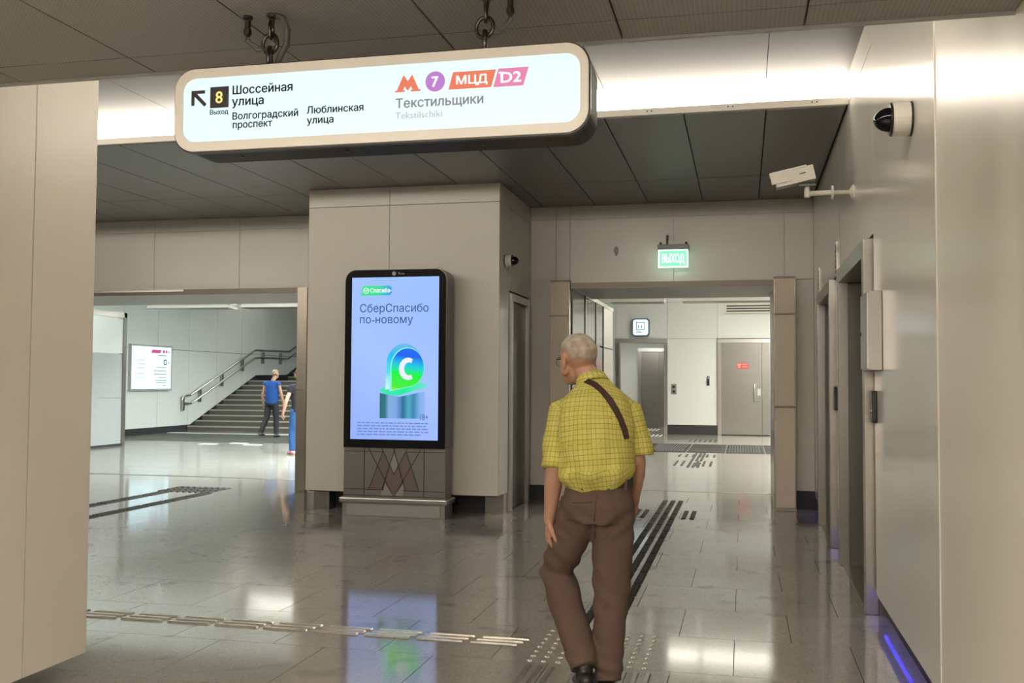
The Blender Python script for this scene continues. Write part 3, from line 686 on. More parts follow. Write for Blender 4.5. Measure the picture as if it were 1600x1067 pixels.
ring_prism('pictogram', rrect(yR-0.17, yR-0.03, 1.80, 1.94, 0.01, 2), rrect(yR-0.14, yR-0.06, 1.83, 1.91, 0.01, 2), 'x', XS+0.075, XS+0.078, INK, mp)
for z, wd in ((2.03, 0.45), (1.72, 0.5), (1.63, 0.62), (1.54, 0.6), (1.46, 0.42), (1.38, 0.55), (1.32, 0.5), (1.24, 0.2)):
    box('text_line', (XS+0.075, XS+0.078), (yR-wd, yR-0.03), (z, z+0.022), INKG, mp)
for z in (2.14, 1.86): prism('arrow', [(yR+0.05, z-0.03), (yR+0.10, z), (yR+0.05, z+0.03)], 'x', XS+0.075, XS+0.078, INK, mp)
for z in (1.9, 1.8, 1.7, 1.55, 1.45): box('text_line', (XS+0.075, XS+0.078), (22.35, 22.7), (z, z+0.018), mat('map_ink_pale', (0.45, 0.6, 0.65), 0.5), mp)
hanging_lamp(-12.62, -10.65, 19.4, 2.95, 'hanging lamp in front of the wall map in the stair hall', LAMP_S, 'stair hall hanging lamps')
for k, yy in enumerate((16.0, 20.0, 24.0)): hanging_lamp(-7.2, -5.4, yy, 3.4, ('first', 'second', 'third')[k]+' added fill lamp of the stair hall, counted from the opening, out of sight', DOWN_S, 'added stair hall fill lamps', down=True)  # hidden downlights added to brighten the stair hall walls
hanging_lamp(-10.38, -7.6, 19.4, 2.95, 'hanging lamp half hidden by the opening jamb in the stair hall', LAMP_S, 'stair hall hanging lamps')

t = thing('ceiling_lamp', 'added linear lamp over the stairs, unseen behind the lintel of the opening', 'light', (-14, 28, 5.4))  # added out of view for the bright streak mirrored in the hall floor
box('housing', (-14.7, -13.1), (27.7, 28.3), (5.4, 5.9), WHITEPL, t); box('diffuser', (-14.65, -13.15), (27.75, 28.25), (5.385, 5.4), emat('stair_added_lamp_glow', (1.0, 0.98, 0.85), 13.0, True), t)

# ================================================================== HALL TACTILE PAVING
bars = []
for g_ in range(10):
    x0 = -4.16+0.303*g_
    if x0 > -1.3: continue
    for k in range(3): bars.append(((x0+(0.02*k), x0+0.262+0.02*k), (5.212+0.060*k, 5.246+0.060*k)))
tactile('tactile_path', 'row of triple steel tactile bars crossing the foreground floor', bars, BRASSY)
bars = []
for k in range(3):
    for j in range(15):
        bars.append(((-0.93+0.09*k, -0.87+0.09*k), (5.75+0.42*j, 5.75+0.42*j+0.385)))
tactile('tactile_path', 'long dark triple tactile path leading to the lobby portal', bars, TACT_D)
tactile('tactile_cross', 'dark tactile cross bars at the end of the path by the portal', [((-1.14+0.085*k, -1.09+0.085*k), (10.45, 11.08)) for k in range(8) if k not in (2, 3, 4, 5)], TACT_D)
bars = []
for x0 in (-1.05, -0.83, -0.58):
    for k in range(3): bars.append(((x0+0.058*k, x0+0.03+0.058*k), (4.52, 4.87)))
tactile('tactile_path', 'short steel tactile bars under the feet of the man in yellow', bars, BRASSY)
sd = thing('tactile_stud_field', 'square field of round steel studs beside the walking man', 'tactile paving', (-0.76, 5.3, 0))
stud = lathe('stud', [(0.017, 0), (0.015, 0.004), (0.010, 0.006)], (0, 0, 0), (0, 0, 1), BRASSY, None, 10); stud_me = stud.data; bpy.data.objects.remove(stud)
for i in range(9):
    for j in range(8): link('stud', stud_me, sd, (-1.05+0.0715*i, 4.96+0.088*j, 0.0))
bars = []
for xx in (-7.13, -6.55):
    for k in range(3):
        for j in range(7): bars.append(((xx+0.05*k, xx+0.03+0.05*k), (8.2+0.44*j, 8.2+0.44*j+0.40)))
tactile('tactile_path', 'two dark tactile lines running to the stair opening', bars, TACT_D)
tactile('tactile_strip', 'comb shaped dark tactile field at the end of the two lines', [((-7.2+0.085*k, -7.16+0.085*k), (11.28+0.2*j, 11.44+0.2*j)) for k in range(9) for j in range(3)], TACT_D)

# ================================================================== HANGING DIRECTION SIGN
sg = thing('direction_sign', 'illuminated white direction sign hanging on chains from the ceiling', 'sign', (-1.36, 3.6, 2.29))
SX0, SX1, SZ0, SZ1, SY = -2.195, -0.53, 2.293, 2.632, 3.5
prism('body', rrect(SX0+0.004, SX1-0.004, SZ0+0.004, SZ1-0.004, 0.088, 8), 'y', SY+0.012, SY+0.20, mat('sign_body_black', (0.010, 0.009, 0.009), 0.5, spec=0.2), sg)
prism('rim', rrect(SX0, SX1, SZ0, SZ1, 0.09, 8), 'y', SY+0.004, SY+0.03, mat('sign_rim', (0.018, 0.015, 0.013), 0.4), sg)
ring_prism('front_frame', rrect(SX0+0.006, SX1-0.006, SZ0+0.006, SZ1-0.006, 0.085, 8), rrect(SX0+0.042, SX1-0.036, SZ0+0.043, SZ1-0.043, 0.055, 8), 'y', SY-0.004, SY+0.006, CREAMFRAME, sg)
fc = prism('lit_face', rrect(SX0+0.042, SX1-0.036, SZ0+0.043, SZ1-0.043, 0.055, 8), 'y', SY, SY+0.006, emat('sign_face_glow', (0.74, 0.93, 0.95), 0.98), sg)
for x in (-1.95, -1.5, -0.95, -0.7): lathe('bottom_screw', [(0.008, 0), (0.008, 0.004)], (x, SY+0.1, SZ0+0.004), (0, 0, -1), BLACK, sg, 8)
D = 0.0025
INKS = mat('sign_ink_black', (0.018, 0.016, 0.018), 0.5)
def poly(name, pts, m, parent, y=SY, d=0.002): return prism(name, pts, 'y', y-d, y, m, parent)
# arrow
a0 = (-2.118, 2.541)
poly('arrow', [(-2.118, 2.541), (-2.060, 2.541), (-2.060, 2.528), (-2.094, 2.528), (-2.052, 2.486), (-2.062, 2.476), (-2.105, 2.518), (-2.105, 2.482), (-2.118, 2.482)], INKS, fc)
poly('exit_number_box', [(-2.036, 2.551), (-1.957, 2.551), (-1.957, 2.468), (-2.036, 2.468)], INKS, fc)
text('exit_number', '8', -1.9965, 2.486, emat('number_yellow', (1.0, 0.85, 0.25), 0.9), fc, height=0.048, y=SY-0.002, bold=0.02, align='C')
def T(s, x, z, wd, m=INKS, h=None, b=0.022): return text('lettering', s, x, z, m, fc, width=wd, height=h, y=SY, bold=b)
T('Выход', -2.036, 2.442, 0.079, h=0.0195)
T('Шоссейная', -1.939, 2.517, 0.252, h=0.034); T('улица', -1.941, 2.472, 0.134, h=0.034)
T('Волгоградский', -1.938, 2.417, 0.276, h=0.028); T('проспект', -1.936, 2.383, 0.166, h=0.028)
T('Люблинская', -1.625, 2.423, 0.230, h=0.028); T('улица', -1.624, 2.384, 0.108, h=0.028)
INK_G1 = emat('sign_print_grey', (0.28, 0.265, 0.265), 0.9); INK_G2 = emat('sign_print_pale_grey', (0.50, 0.52, 0.52), 0.95)
T('Текстильщики', -1.265, 2.424, 0.338, INK_G1, h=0.036); T('Tekstilschiki', -1.267, 2.383, 0.183, INK_G2, h=0.026, b=0.01)
ORG = emat('logo_orange', (0.90, 0.22, 0.12), 0.75); PNK = emat('logo_pink', (0.85, 0.25, 0.50), 0.75); PUR = emat('logo_purple', (0.55, 0.22, 0.72), 0.75); LWH = emat('logo_white', (1, 1, 1), 1.0)
xm, zm, wm, hm = -1.269, 2.484, 0.100, 0.064
poly('metro_mark', [(xm+wm*a, zm+hm*b) for a, b in [(0, 0), (0, 0.10), (0.07, 0.10), (0.33, 1), (0.5, 0.62), (0.67, 1), (0.93, 0.10), (1, 0.10), (1, 0), (0.62, 0), (0.62, 0.10), (0.69, 0.10), (0.63, 0.33), (0.5, 0.05), (0.37, 0.33), (0.31, 0.10), (0.38, 0.10), (0.38, 0)]], ORG, fc)
poly('line_badge', [(-1.112+0.038*math.cos(2*math.pi*k/28), 2.516+0.038*math.sin(2*math.pi*k/28)) for k in range(28)], PUR, fc)
text('badge_number', '7', -1.112, 2.496, LWH, fc, height=0.040, y=SY-0.002, bold=0.03, align='C')
poly('route_plate', [(-1.060, 2.482), (-0.897, 2.482), (-0.879, 2.546), (-1.043, 2.546)], ORG, fc)
text('route_letters', 'МЦД', -0.970, 2.499, LWH, fc, width=0.118, height=0.032, y=SY-0.002, bold=0.025, align='C')
poly('route_plate', [(-0.889, 2.481), (-0.776, 2.481), (-0.757, 2.548), (-0.870, 2.548)], PNK, fc)
text('route_letters', 'D2', -0.822, 2.495, LWH, fc, width=0.075, height=0.040, y=SY-0.002, bold=0.03, align='C')
box('letter_serif', (-0.868, -0.852), (SY-0.004, SY-0.002), (2.529, 2.535), LWH, fc)
def torus(name, c, R, r, nrm, m, parent, sx=1.0):
    n = Vector(nrm).normalized(); a = Vector((0, 0, 1)); b = n.cross(a)
    P = [Vector(c)+a*R*math.sin(2*math.pi*k/18)*sx+b*R*math.cos(2*math.pi*k/18) for k in range(18)]
    return tube(name, P, r, m, parent, 8, side=n, closed=True)
for cx, sgn, lab in ((-1.845, 1, 'left'), (-0.955, -1, 'right')):
    y = 3.62
    lathe('eye_bolt_base', [(0.026, 0), (0.026, 0.012), (0.016, 0.018), (0.012, 0.03)], (cx, y, SZ1-0.004), (0, 0, 1), CHAIN, sg, 14)
    torus('eye_bolt', (cx, y, SZ1+0.058), 0.034, 0.010, (1, 0.3, 0), CHAIN, sg, 1.3)
    torus('chain_link', (cx, y, SZ1+0.118), 0.036, 0.008, (0.2, 1, 0), CHAIN, sg, 1.1)
    torus('chain_link', (cx+0.004, y, SZ1+0.175), 0.024, 0.007, (1, 0.2, 0), CHAIN, sg, 1.5)
    lathe('ceiling_hook', [(0.022, 0), (0.022, -0.014), (0.012, -0.02), (0.009, -0.05)], (cx+0.006, y, ZP), (0, 0, 1), CHAIN, sg, 12)
    ax_ = cx-0.10*sgn
    lathe('anchor', [(0.020, 0), (0.020, -0.012), (0.012, -0.016), (0.012, -0.05), (0.016, -0.055), (0.016, -0.075), (0.006, -0.085)], (ax_, y, ZP), (0, 0, 1), CHAIN, sg, 12)
    tube('safety_wire', [(ax_, y, ZP-0.08), (ax_+0.015*sgn, y, ZP-0.105), (ax_+0.05*sgn, y, ZP-0.125), (cx-0.02*sgn, y, ZP-0.14), (cx, y, ZP-0.15)], 0.003, CABLE, sg, 6)
    tube('safety_wire', [(ax_, y, ZP-0.08), (ax_-0.01*sgn, y, ZP-0.10), (ax_+0.04*sgn, y, ZP-0.145), (cx, y, ZP-0.15)], 0.003, CABLE, sg, 6)
    if sgn > 0: tube('conduit', [(cx+0.015, y, ZP), (cx+0.055, y, ZP-0.02), (cx+0.075, y, ZP-0.07), (cx+0.07, y, ZP-0.13), (cx+0.045, y, ZP-0.17), (cx+0.02, y, SZ1)], 0.013, CABLE, sg, 10)

sg.scale = (kf, kf, kf); sg.location = (-1.36*kf, 3.6*kf, 2.0357)   # real size: 1.19 m long, 0.24 m high

# ================================================================== DISPLAY KIOSK
KX0, KX1, KY, KD = -4.06, -2.95, 9.73, 0.27
kc = (KX0+KX1)/2
ki = thing('display_kiosk', 'tall freestanding digital advertising kiosk in front of the white pillar', 'kiosk', (kc, KY+0.13, 0))
pts = [(KX0, 0.72), (KX1, 0.72)]+[p for p in rrect(KX0, KX1, 0.72, 2.565, 0.12, 8)[:18]]
prism('housing', pts, 'y', KY+0.012, KY+KD, mat('kiosk_side_steel', (0.16, 0.155, 0.15), 0.35, metal=0.8), ki)
pts2 = [(KX0+0.006, 0.715), (KX1-0.006, 0.715)]+[p for p in rrect(KX0+0.006, KX1-0.006, 0.715, 2.558, 0.115, 8)[:18]]
bz = prism('bezel', pts2, 'y', KY, KY+0.014, BLACKGLASS, ki)
text('maker_logo', 'Russ', -3.47, 2.505, GREYPL, bz, height=0.028, y=KY)
lathe('logo_dot', [(0.022, 0), (0.022, 0.002)], (-3.52, KY, 2.517), (0, -1, 0), GREYPL, bz, 16)
def ramp_emit(name, stops, p0, p1, strength, extra=None):
    """flat print/screen with a colour gradient between two world points"""
    m, N, L, b = new_mat(name)
    ge = N.new('ShaderNodeNewGeometry'); d = Vector(p1)-Vector(p0); k = d.length_squared
    sub = N.new('ShaderNodeVectorMath'); sub.operation = 'SUBTRACT'; sub.inputs[1].default_value = p0; L.new(ge.outputs['Position'], sub.inputs[0])
    dot = N.new('ShaderNodeVectorMath'); dot.operation = 'DOT_PRODUCT'; dot.inputs[1].default_value = d/k; L.new(sub.outputs[0], dot.inputs[0])
    r = N.new('ShaderNodeValToRGB'); el = r.color_ramp.elements
    el[0].position, el[0].color = stops[0][0], (*stops[0][1], 1); el[1].position, el[1].color = stops[-1][0], (*stops[-1][1], 1)
    for p, c in stops[1:-1]: e = el.new(p); e.color = (*c, 1)
    L.new(dot.outputs['Value'], r.inputs[0]); L.new(r.outputs[0], b.inputs['Emission Color']); b.inputs['Emission Strength'].default_value = strength
    b.inputs['Base Color'].default_value = (0.02, 0.02, 0.02, 1); b.inputs['Roughness'].default_value = 0.15
    MATS[name] = m; return m
SCR = ramp_emit('screen_glow', [(0, (0.30, 0.44, 1.0)), (0.45, (0.37, 0.54, 1.0)), (1, (0.30, 0.50, 1.0))], (-3.98, KY, 0.8), (-3.03, KY, 2.48), 1.0)
sc = box('screen', (-3.98, -3.03), (KY-0.001, KY+0.005), (0.80, 2.48), SCR, ki)
sy = KY-0.001
PILL = ramp_emit('badge_gradient', [(0, (0.05, 0.85, 0.25)), (0.6, (0.05, 0.75, 0.35)), (1, (0.02, 0.35, 0.85))], (-3.88, KY, 2.34), (-3.54, KY, 2.33), 0.9)
pp = rrect(-3.872, -3.538, 2.291, 2.393, 0.04, 6)
prism('badge', [(-3.882, 2.291)]+[q for q in pp if not (q[0] < -3.83 and q[1] < 2.335)][::1], 'y', sy-0.002, sy, PILL, sc)
SW = emat('screen_white', (0.92, 0.95, 1.0), 1.0); SN = emat('screen_navy', (0.05, 0.12, 0.33), 0.8)
ring_prism('badge_ring', [(-3.822+0.031*math.cos(a), 2.342+0.031*math.sin(a)) for a in [2*math.pi*k/20 for k in range(20)]], [(-3.822+0.024*math.cos(a), 2.342+0.024*math.sin(a)) for a in [2*math.pi*k/20 for k in range(20)]], 'y', sy-0.004, sy-0.002, SW, sc)
prism('badge_tick', [(-3.838, 2.345), (-3.824, 2.330), (-3.800, 2.356), (-3.806, 2.360), (-3.824, 2.340), (-3.833, 2.350)], 'y', sy-0.004, sy-0.002, SW, sc)
text('badge_text', 'Спасибо', -3.775, 2.322, SW, sc, width=0.215, height=0.045, y=sy-0.002, bold=0.012)
text('headline', 'СберСпасибо', -3.888, 2.118, SN, sc, width=0.748, height=0.086, y=sy, bold=0.004)
text('headline', 'по-новому', -3.887, 2.001, SN, sc, width=0.580, height=0.086, y=sy, bold=0.004)
text('age_mark', '18+', -3.22, 1.005, SN, sc, width=0.085, height=0.065, y=sy)
for k in range(5):
    x = -3.905
    while x < (-3.16 if k < 4 else -3.24):
        wd = random.uniform(0.02, 0.075); box('fine_print', (x, min(x+wd, -3.13)), (sy-0.001, sy+0.0005), (0.965-0.030*k, 0.977-0.030*k), emat('screen_fine_ink', (0.16, 0.26, 0.62), 0.8), sc); x += wd+0.012
GRN = ramp_emit('emblem_face', [(0, (0.55, 0.85, 0.03)), (0.10, (0.06, 0.88, 0.05)), (0.42, (0.0, 0.95, 0.05)), (0.62, (0.0, 0.60, 0.80)), (0.82, (0.0, 0.12, 0.95)), (1, (0.0, 0.15, 0.95))], (-3.52, KY, 1.30), (-3.46, KY, 1.76), 0.95)
CYA = ramp_emit('emblem_side', [(0, (0.70, 1.0, 0.95)), (0.35, (0.10, 0.80, 0.85)), (0.7, (0.0, 0.55, 0.90)), (1, (0.15, 0.50, 0.85))], (-3.55, KY, 1.30), (-3.45, KY, 1.80), 0.95)
def drop(cx, cz, rx, rz, lx, lz, n=30):
    p = [(cx+rx*math.cos(a), cz+rz*math.sin(a)) for a in [math.radians(-75+255*k/n) for k in range(n+1)]]
    return p+[(lx, lz)]
BASEG = ramp_emit('emblem_base', [(0, (0.05, 0.80, 0.55)), (0.5, (0.0, 0.90, 0.35)), (1, (0.15, 0.80, 0.65))], (-3.66, KY, 1.3), (-3.15, KY, 1.35), 0.95)
PED = ramp_emit('emblem_pedestal', [(0, (0.02, 0.16, 0.22)), (0.12, (0.02, 0.20, 0.25)), (0.2, (0.25, 0.45, 0.85)), (0.35, (0.20, 0.42, 0.8)), (0.5, (0.01, 0.16, 0.35)), (0.62, (0.08, 0.45, 0.62)), (0.72, (0.03, 0.25, 0.45)), (0.85, (0.22, 0.48, 0.92)), (1, (0.34, 0.53, 1.0))], (-3.66, KY, 1.1), (-3.15, KY, 1.1), 0.9)
prism('pedestal', [(-3.66, 1.02), (-3.17, 1.02), (-3.17, 1.30), (-3.45, 1.24), (-3.66, 1.28)], 'y', sy-0.001, sy, PED, sc)
prism('emblem_base', [(-3.665, 1.315), (-3.63, 1.335), (-3.30, 1.36), (-3.22, 1.40), (-3.145, 1.365), (-3.15, 1.345), (-3.30, 1.30), (-3.46, 1.255), (-3.55, 1.255), (-3.65, 1.29)], 'y', sy-0.003, sy-0.001, BASEG, sc)
prism('emblem_side', drop(-3.395, 1.575, 0.195, 0.215, -3.60, 1.315), 'y', sy-0.005, sy-0.003, CYA, sc)
prism('emblem_rim', drop(-3.363, 1.545, 0.182, 0.205, -3.553, 1.297), 'y', sy-0.006, sy-0.005, emat('emblem_rim_glow', (0.25, 0.95, 0.75), 0.9), sc)
prism('emblem_face', drop(-3.358, 1.543, 0.175, 0.198, -3.530, 1.310), 'y', sy-0.008, sy-0.006, GRN, sc)
cc = [(-3.352+0.098*math.cos(a), 1.530+0.115*math.sin(a)) for a in [math.radians(60+240*k/20) for k in range(21)]]
ci = [(-3.342+0.052*math.cos(a), 1.530+0.066*math.sin(a)) for a in [math.radians(60+240*k/20) for k in range(21)]]
v = [(x, sy-0.010, z) for x, z in cc]+[(x, sy-0.010, z) for x, z in ci]
obj('emblem_letter', v, [(k, k+1, 22+k, 21+k) for k in range(20)], emat('emblem_letter_glow', (0.80, 0.86, 1.0), 0.95), sc)
# lower decor panel
kb = box('decor_panel', (KX0+0.004, KX1-0.004), (KY+0.02, KY+KD-0.02), (0.20, 0.715), mat('kiosk_grey_panel', (0.23, 0.225, 0.215), 0.38, metal=0.55, namt=0.05), ki)
def kz(x, y): return (-4.055+(x-155)/720*1.105, 0.712-(y-540)/335*0.50)
DECO = mat('kiosk_brown_inlay', (0.20, 0.155, 0.145), 0.4, metal=0.5); DECL = mat('kiosk_pale_inlay', (0.34, 0.33, 0.30), 0.4, metal=0.5)
for nm, pl_, m_ in (('inlay', [(435, 565), (335, 825), (440, 825), (484, 655)], DECO), ('inlay', [(600, 565), (548, 655), (592, 828), (692, 832)], DECO), ('inlay', [(482, 655), (515, 722), (548, 655), (582, 770), (515, 862), (445, 775)], DECO), ('inlay', [(445, 780), (515, 870), (420, 870), (430, 830)], DECL), ('inlay', [(585, 780), (515, 870), (575, 870), (590, 830)], DECL), ('inlay', [(515, 580), (545, 650), (515, 715), (485, 650)], DECL)):
    prism(nm, [kz(*q) for q in pl_], 'y', KY+0.017, KY+0.02, m_, kb)
def kline(a, b, wd=0.006):
    a = Vector(kz(*a)); b = Vector(kz(*b)); n = (b-a).normalized(); n = Vector((-n.y, n.x))*wd/2
    prism('inlay_line', [tuple(a+n), tuple(b+n), tuple(b-n), tuple(a-n)], 'y', KY+0.0155, KY+0.017, BLACKMATT, kb)
for a, b in (((330, 540), (515, 875)), ((705, 540), (515, 875)), ((425, 540), (515, 722)), ((520, 540), (430, 828)), ((510, 540), (595, 830)), ((608, 540), (515, 722)), ((303, 540), (303, 870)), ((725, 540), (725, 870)), ((160, 565), (435, 565)), ((600, 565), (870, 565)), ((160, 826), (445, 828)), ((578, 830), (870, 832)), ((160, 868), (870, 872)), ((435, 565), (335, 826)), ((600, 565), (692, 832))): kline(a, b)
box('ledge', (KX0-0.03, KX1+0.03), (KY-0.03, KY+KD+0.02), (0.145, 0.20), STEEL, ki, 0.012)
box('base', (KX0, KX1), (KY, KY+KD), (0.0, 0.145), STEEL, ki)
box('vent_plate', (KX0+0.05, KX1-0.05), (KY-0.004, KY), (0.018, 0.13), PERF, ki)

# ================================================================== CAMERAS, EXIT SIGN
def dome(name, org, ax, r, ln, lab):
    t = thing(name, lab, 'camera', org, 'dome cameras')
    lathe('base_ring', [(r*1.0, 0), (r*1.0, ln*0.06)], org, ax, BLACK, t, 28)
    lathe('housing', [(r*0.97, ln*0.06), (r*0.98, ln*0.48), (r*0.93, ln*0.52)], org, ax, WHITEPL, t, 28)
    lathe('collar', [(r*0.96, ln*0.52), (r*0.98, ln*0.54), (r*0.90, ln*0.58)], org, ax, BLACK, t, 28)
    o = lathe('dome', [(r*0.70, ln*0.56)]+[(r*0.70*math.cos(a), ln*0.58+ln*0.42*math.sin(a)) for a in [math.radians(9*k) for k in range(10)]]+[(0.001, ln)], org, ax, BLACKGLASS, t, 28)
    o.data.shade_smooth()
dome('dome_camera', (XR, 4.96, 2.655), (-1, 0, 0), 0.082, 0.17, 'white and black dome camera high on the glossy right wall')
dome('dome_camera', (PX1, 10.35, 2.70), (1, 0, 0), 0.068, 0.15, 'small dome camera on the shaded side of the pillar')
bc = thing('bullet_camera', 'long white box camera on a bracket above the lifts', 'camera', (XR, 7.45, 2.76))
tube('bracket_arm', [(XR, 7.45, 2.775), (0.64, 7.46, 2.78), (0.47, 7.5, 2.785)], [0.014, 0.017, 0.02], WHITEPL, bc, 10)
lathe('wall_flange', [(0.055, 0), (0.055, 0.012), (0.02, 0.03)], (XR, 7.45, 2.775), (-1, 0, 0), WHITEPL, bc, 16)
lathe('arm_flange', [(0.05, 0), (0.05, 0.014)], (0.625, 7.46, 2.78), (1, 0, 0), WHITEPL, bc, 16)
lathe('swivel', [(0.018, -0.03), (0.022, 0), (0.018, 0.04), (0.014, 0.07)], (0.46, 7.5, 2.785), (0, 0, 1), WHITEPL, bc, 12)
box('mount_shoe', (0.40, 0.52), (7.46, 7.54), (2.835, 2.85), BLACK, bc)
ang = math.radians(12)
def rot(pts, c): return [(c[0]+(x*math.cos(ang)-z*math.sin(ang)), c[1]+y, c[2]+(x*math.sin(ang)+z*math.cos(ang))) for x, y, z in pts]
c0 = (0.365, 7.48, 2.905)
obj('camera_body', rot(boxv((-0.135, 0.145), (-0.055, 0.055), (-0.055, 0.05)), c0), BF, WHITEPL, bc)
obj('sun_shield', rot(boxv((-0.165, 0.10), (-0.062, 0.062), (0.045, 0.058)), c0)+rot(boxv((-0.165, -0.02), (-0.064, -0.058), (-0.03, 0.058)), c0), BF+[tuple(i+8 for i in q) for q in BF], WHITEPL, bc)
obj('lens_window', rot(boxv((-0.139, -0.134), (-0.045, 0.045), (-0.045, 0.035)), c0), BF, BLACKGLASS, bc)
obj('maker_mark', rot(boxv((0.04, 0.085), (-0.0565, -0.055), (0.0, 0.008)), c0), BF, BLACK, bc)
ex = thing('exit_sign', 'green glowing exit sign mounted on the back wall over the portal', 'sign', (-0.77, 11.45, 2.7))
box('case', (-0.95, -0.595), (11.42, 11.56), (2.925, 2.985), GREYPL, ex, 0.006)
box('panel_edge', (-0.942, -0.604), (11.44, 11.456), (2.72, 2.925), emat('exit_edge_glow', (0.65, 1.0, 0.75), 2.2), ex)
box('face', (-0.925, -0.62), (11.437, 11.44), (2.735, 2.912), emat('exit_green_glow', (0.22, 0.85, 0.50), 1.1), ex)
text('lettering', 'ВЫХОД', -0.772, 2.775, emat('exit_letter_glow', (0.85, 1.0, 0.92), 1.3), ex, width=0.25, height=0.10, y=11.437, bold=0.02, align='C')
for x in (-0.92, -0.63): tube('bracket', [(x, 11.49, 2.985), (x, 11.50, 3.01), (x, YB, 3.01)], 0.012, BLACK, ex, 8)
tube('cable', [(-0.845, 11.5, 2.985), (-0.845, 11.5, 3.05), (-0.85, 11.56, 3.10), (-0.85, YB, 3.11)], 0.012, CABLE, ex, 8)

# ================================================================== PEOPLE
def remesh(geos, voxel, it=6, lam=0.5):
    v = []; f = []
    for gv, gf in geos:
        n = len(v); v += [tuple(p) for p in gv]; f += [tuple(i+n for i in q) for q in gf]
    me = bpy.data.meshes.new('tmp'); me.from_pydata(v, [], f); me.update()
    bm = bmesh.new(); bm.from_mesh(me); bmesh.ops.recalc_face_normals(bm, faces=bm.faces); bm.to_mesh(me); bm.free()
    o = bpy.data.objects.new('tmp', me); COL.objects.link(o)
    md = o.modifiers.new('r', 'REMESH'); md.mode = 'VOXEL'; md.voxel_size = voxel
    dg = bpy.context.evaluated_depsgraph_get(); m2 = bpy.data.meshes.new_from_object(o.evaluated_get(dg))
    bpy.data.objects.remove(o)
    n = len(m2.vertices); co = np.empty(n*3); m2.vertices.foreach_get('co', co); co = co.reshape(-1, 3)
    e = np.empty(len(m2.edges)*2, dtype=np.int64); m2.edges.foreach_get('vertices', e); e = e.reshape(-1, 2)
    deg = np.bincount(e.ravel(), minlength=n).astype(float); deg[deg == 0] = 1
    for k in range(it):
        s = np.zeros_like(co)
        for c in range(3):
            s[:, c] = np.bincount(e[:, 0], co[e[:, 1], c], n)+np.bincount(e[:, 1], co[e[:, 0], c], n)
        L = s/deg[:, None]-co
        co = co+(lam if k % 2 == 0 else -lam*0.92)*L
    return m2, co
def normals(me, co):
    me.vertices.foreach_set('co', co.ravel()); me.update()
    n = np.empty(len(co)*3); me.vertices.foreach_get('normal', n); return n.reshape(-1, 3)
def finish(name, me, co, m, parent):
    me.vertices.foreach_set('co', co.ravel()); me.materials.clear(); me.materials.append(m); me.shade_smooth(); me.update(); me.name = name
    return link(name, me, parent)
def ell(c, r, ax=None, n=14, m=20):
    """closed ellipsoid; ax = three axis vectors"""
    A = [Vector(a) for a in (ax or ((1, 0, 0), (0, 1, 0), (0, 0, 1)))]; c = Vector(c); v = []; f = []
    v.append(c-A[2]*r[2])
    for i in range(1, n):
        th = -math.pi/2+math.pi*i/n
        for k in range(m):
            ph = 2*math.pi*k/m
            v.append(c+A[0]*r[0]*math.cos(th)*math.cos(ph)+A[1]*r[1]*math.cos(th)*math.sin(ph)+A[2]*r[2]*math.sin(th))
    v.append(c+A[2]*r[2]); top = len(v)-1
    for k in range(m): f.append((0, 1+(k+1) % m, 1+k))
    for i in range(n-2):
        for k in range(m): f.append((1+i*m+k, 1+i*m+(k+1) % m, 1+(i+1)*m+(k+1) % m, 1+(i+1)*m+k))
    for k in range(m): f.append((1+(n-2)*m+k, 1+(n-2)*m+(k+1) % m, top))
    return v, f
def hand_geo(wr, tip_dir, palm_n, size=1.0, curl=0.35, thumb_side=1):
    """palm and five curled fingers; tip_dir = direction from wrist to fingertips, palm_n = palm normal"""
    d = Vector(tip_dir).normalized(); n = Vector(palm_n); n = (n-d*n.dot(d)).normalized(); s = d.cross(n)*thumb_side
    wr = Vector(wr); g = []
    g.append(tube_geo([wr-d*0.02, wr+d*0.03*size, wr+d*0.085*size], [(0.027*size, 0.020*size), (0.038*size, 0.016*size), (0.041*size, 0.014*size)], 14, side=s, caps='round'))
    for k, (off, ln) in enumerate(((0.030, 0.068), (0.010, 0.076), (-0.010, 0.071), (-0.029, 0.055))):
        p0 = wr+d*0.082*size+s*off*size; c = curl*(1+0.15*k); P = [p0]; ang_ = 0.12
        for q in (0.42, 0.32, 0.26):
            ang_ += c; P.append(P[-1]+(d*math.cos(ang_)+n*math.sin(ang_))*ln*q*size)
        g.append(tube_geo(P, [0.0098*size, 0.0092*size, 0.0086*size, 0.0074*size], 10, caps='round'))
    t0 = wr+d*0.025*size+s*0.030*size
    g.append(tube_geo([t0, t0+(d*0.7+s*0.55+n*0.3)*0.034*size, t0+(d*1.5+s*0.75+n*0.7)*0.034*size, t0+(d*2.15+s*0.75+n*1.05)*0.032*size], [0.014*size, 0.012*size, 0.0105*size, 0.008*size], 10, caps='round'))
    return g
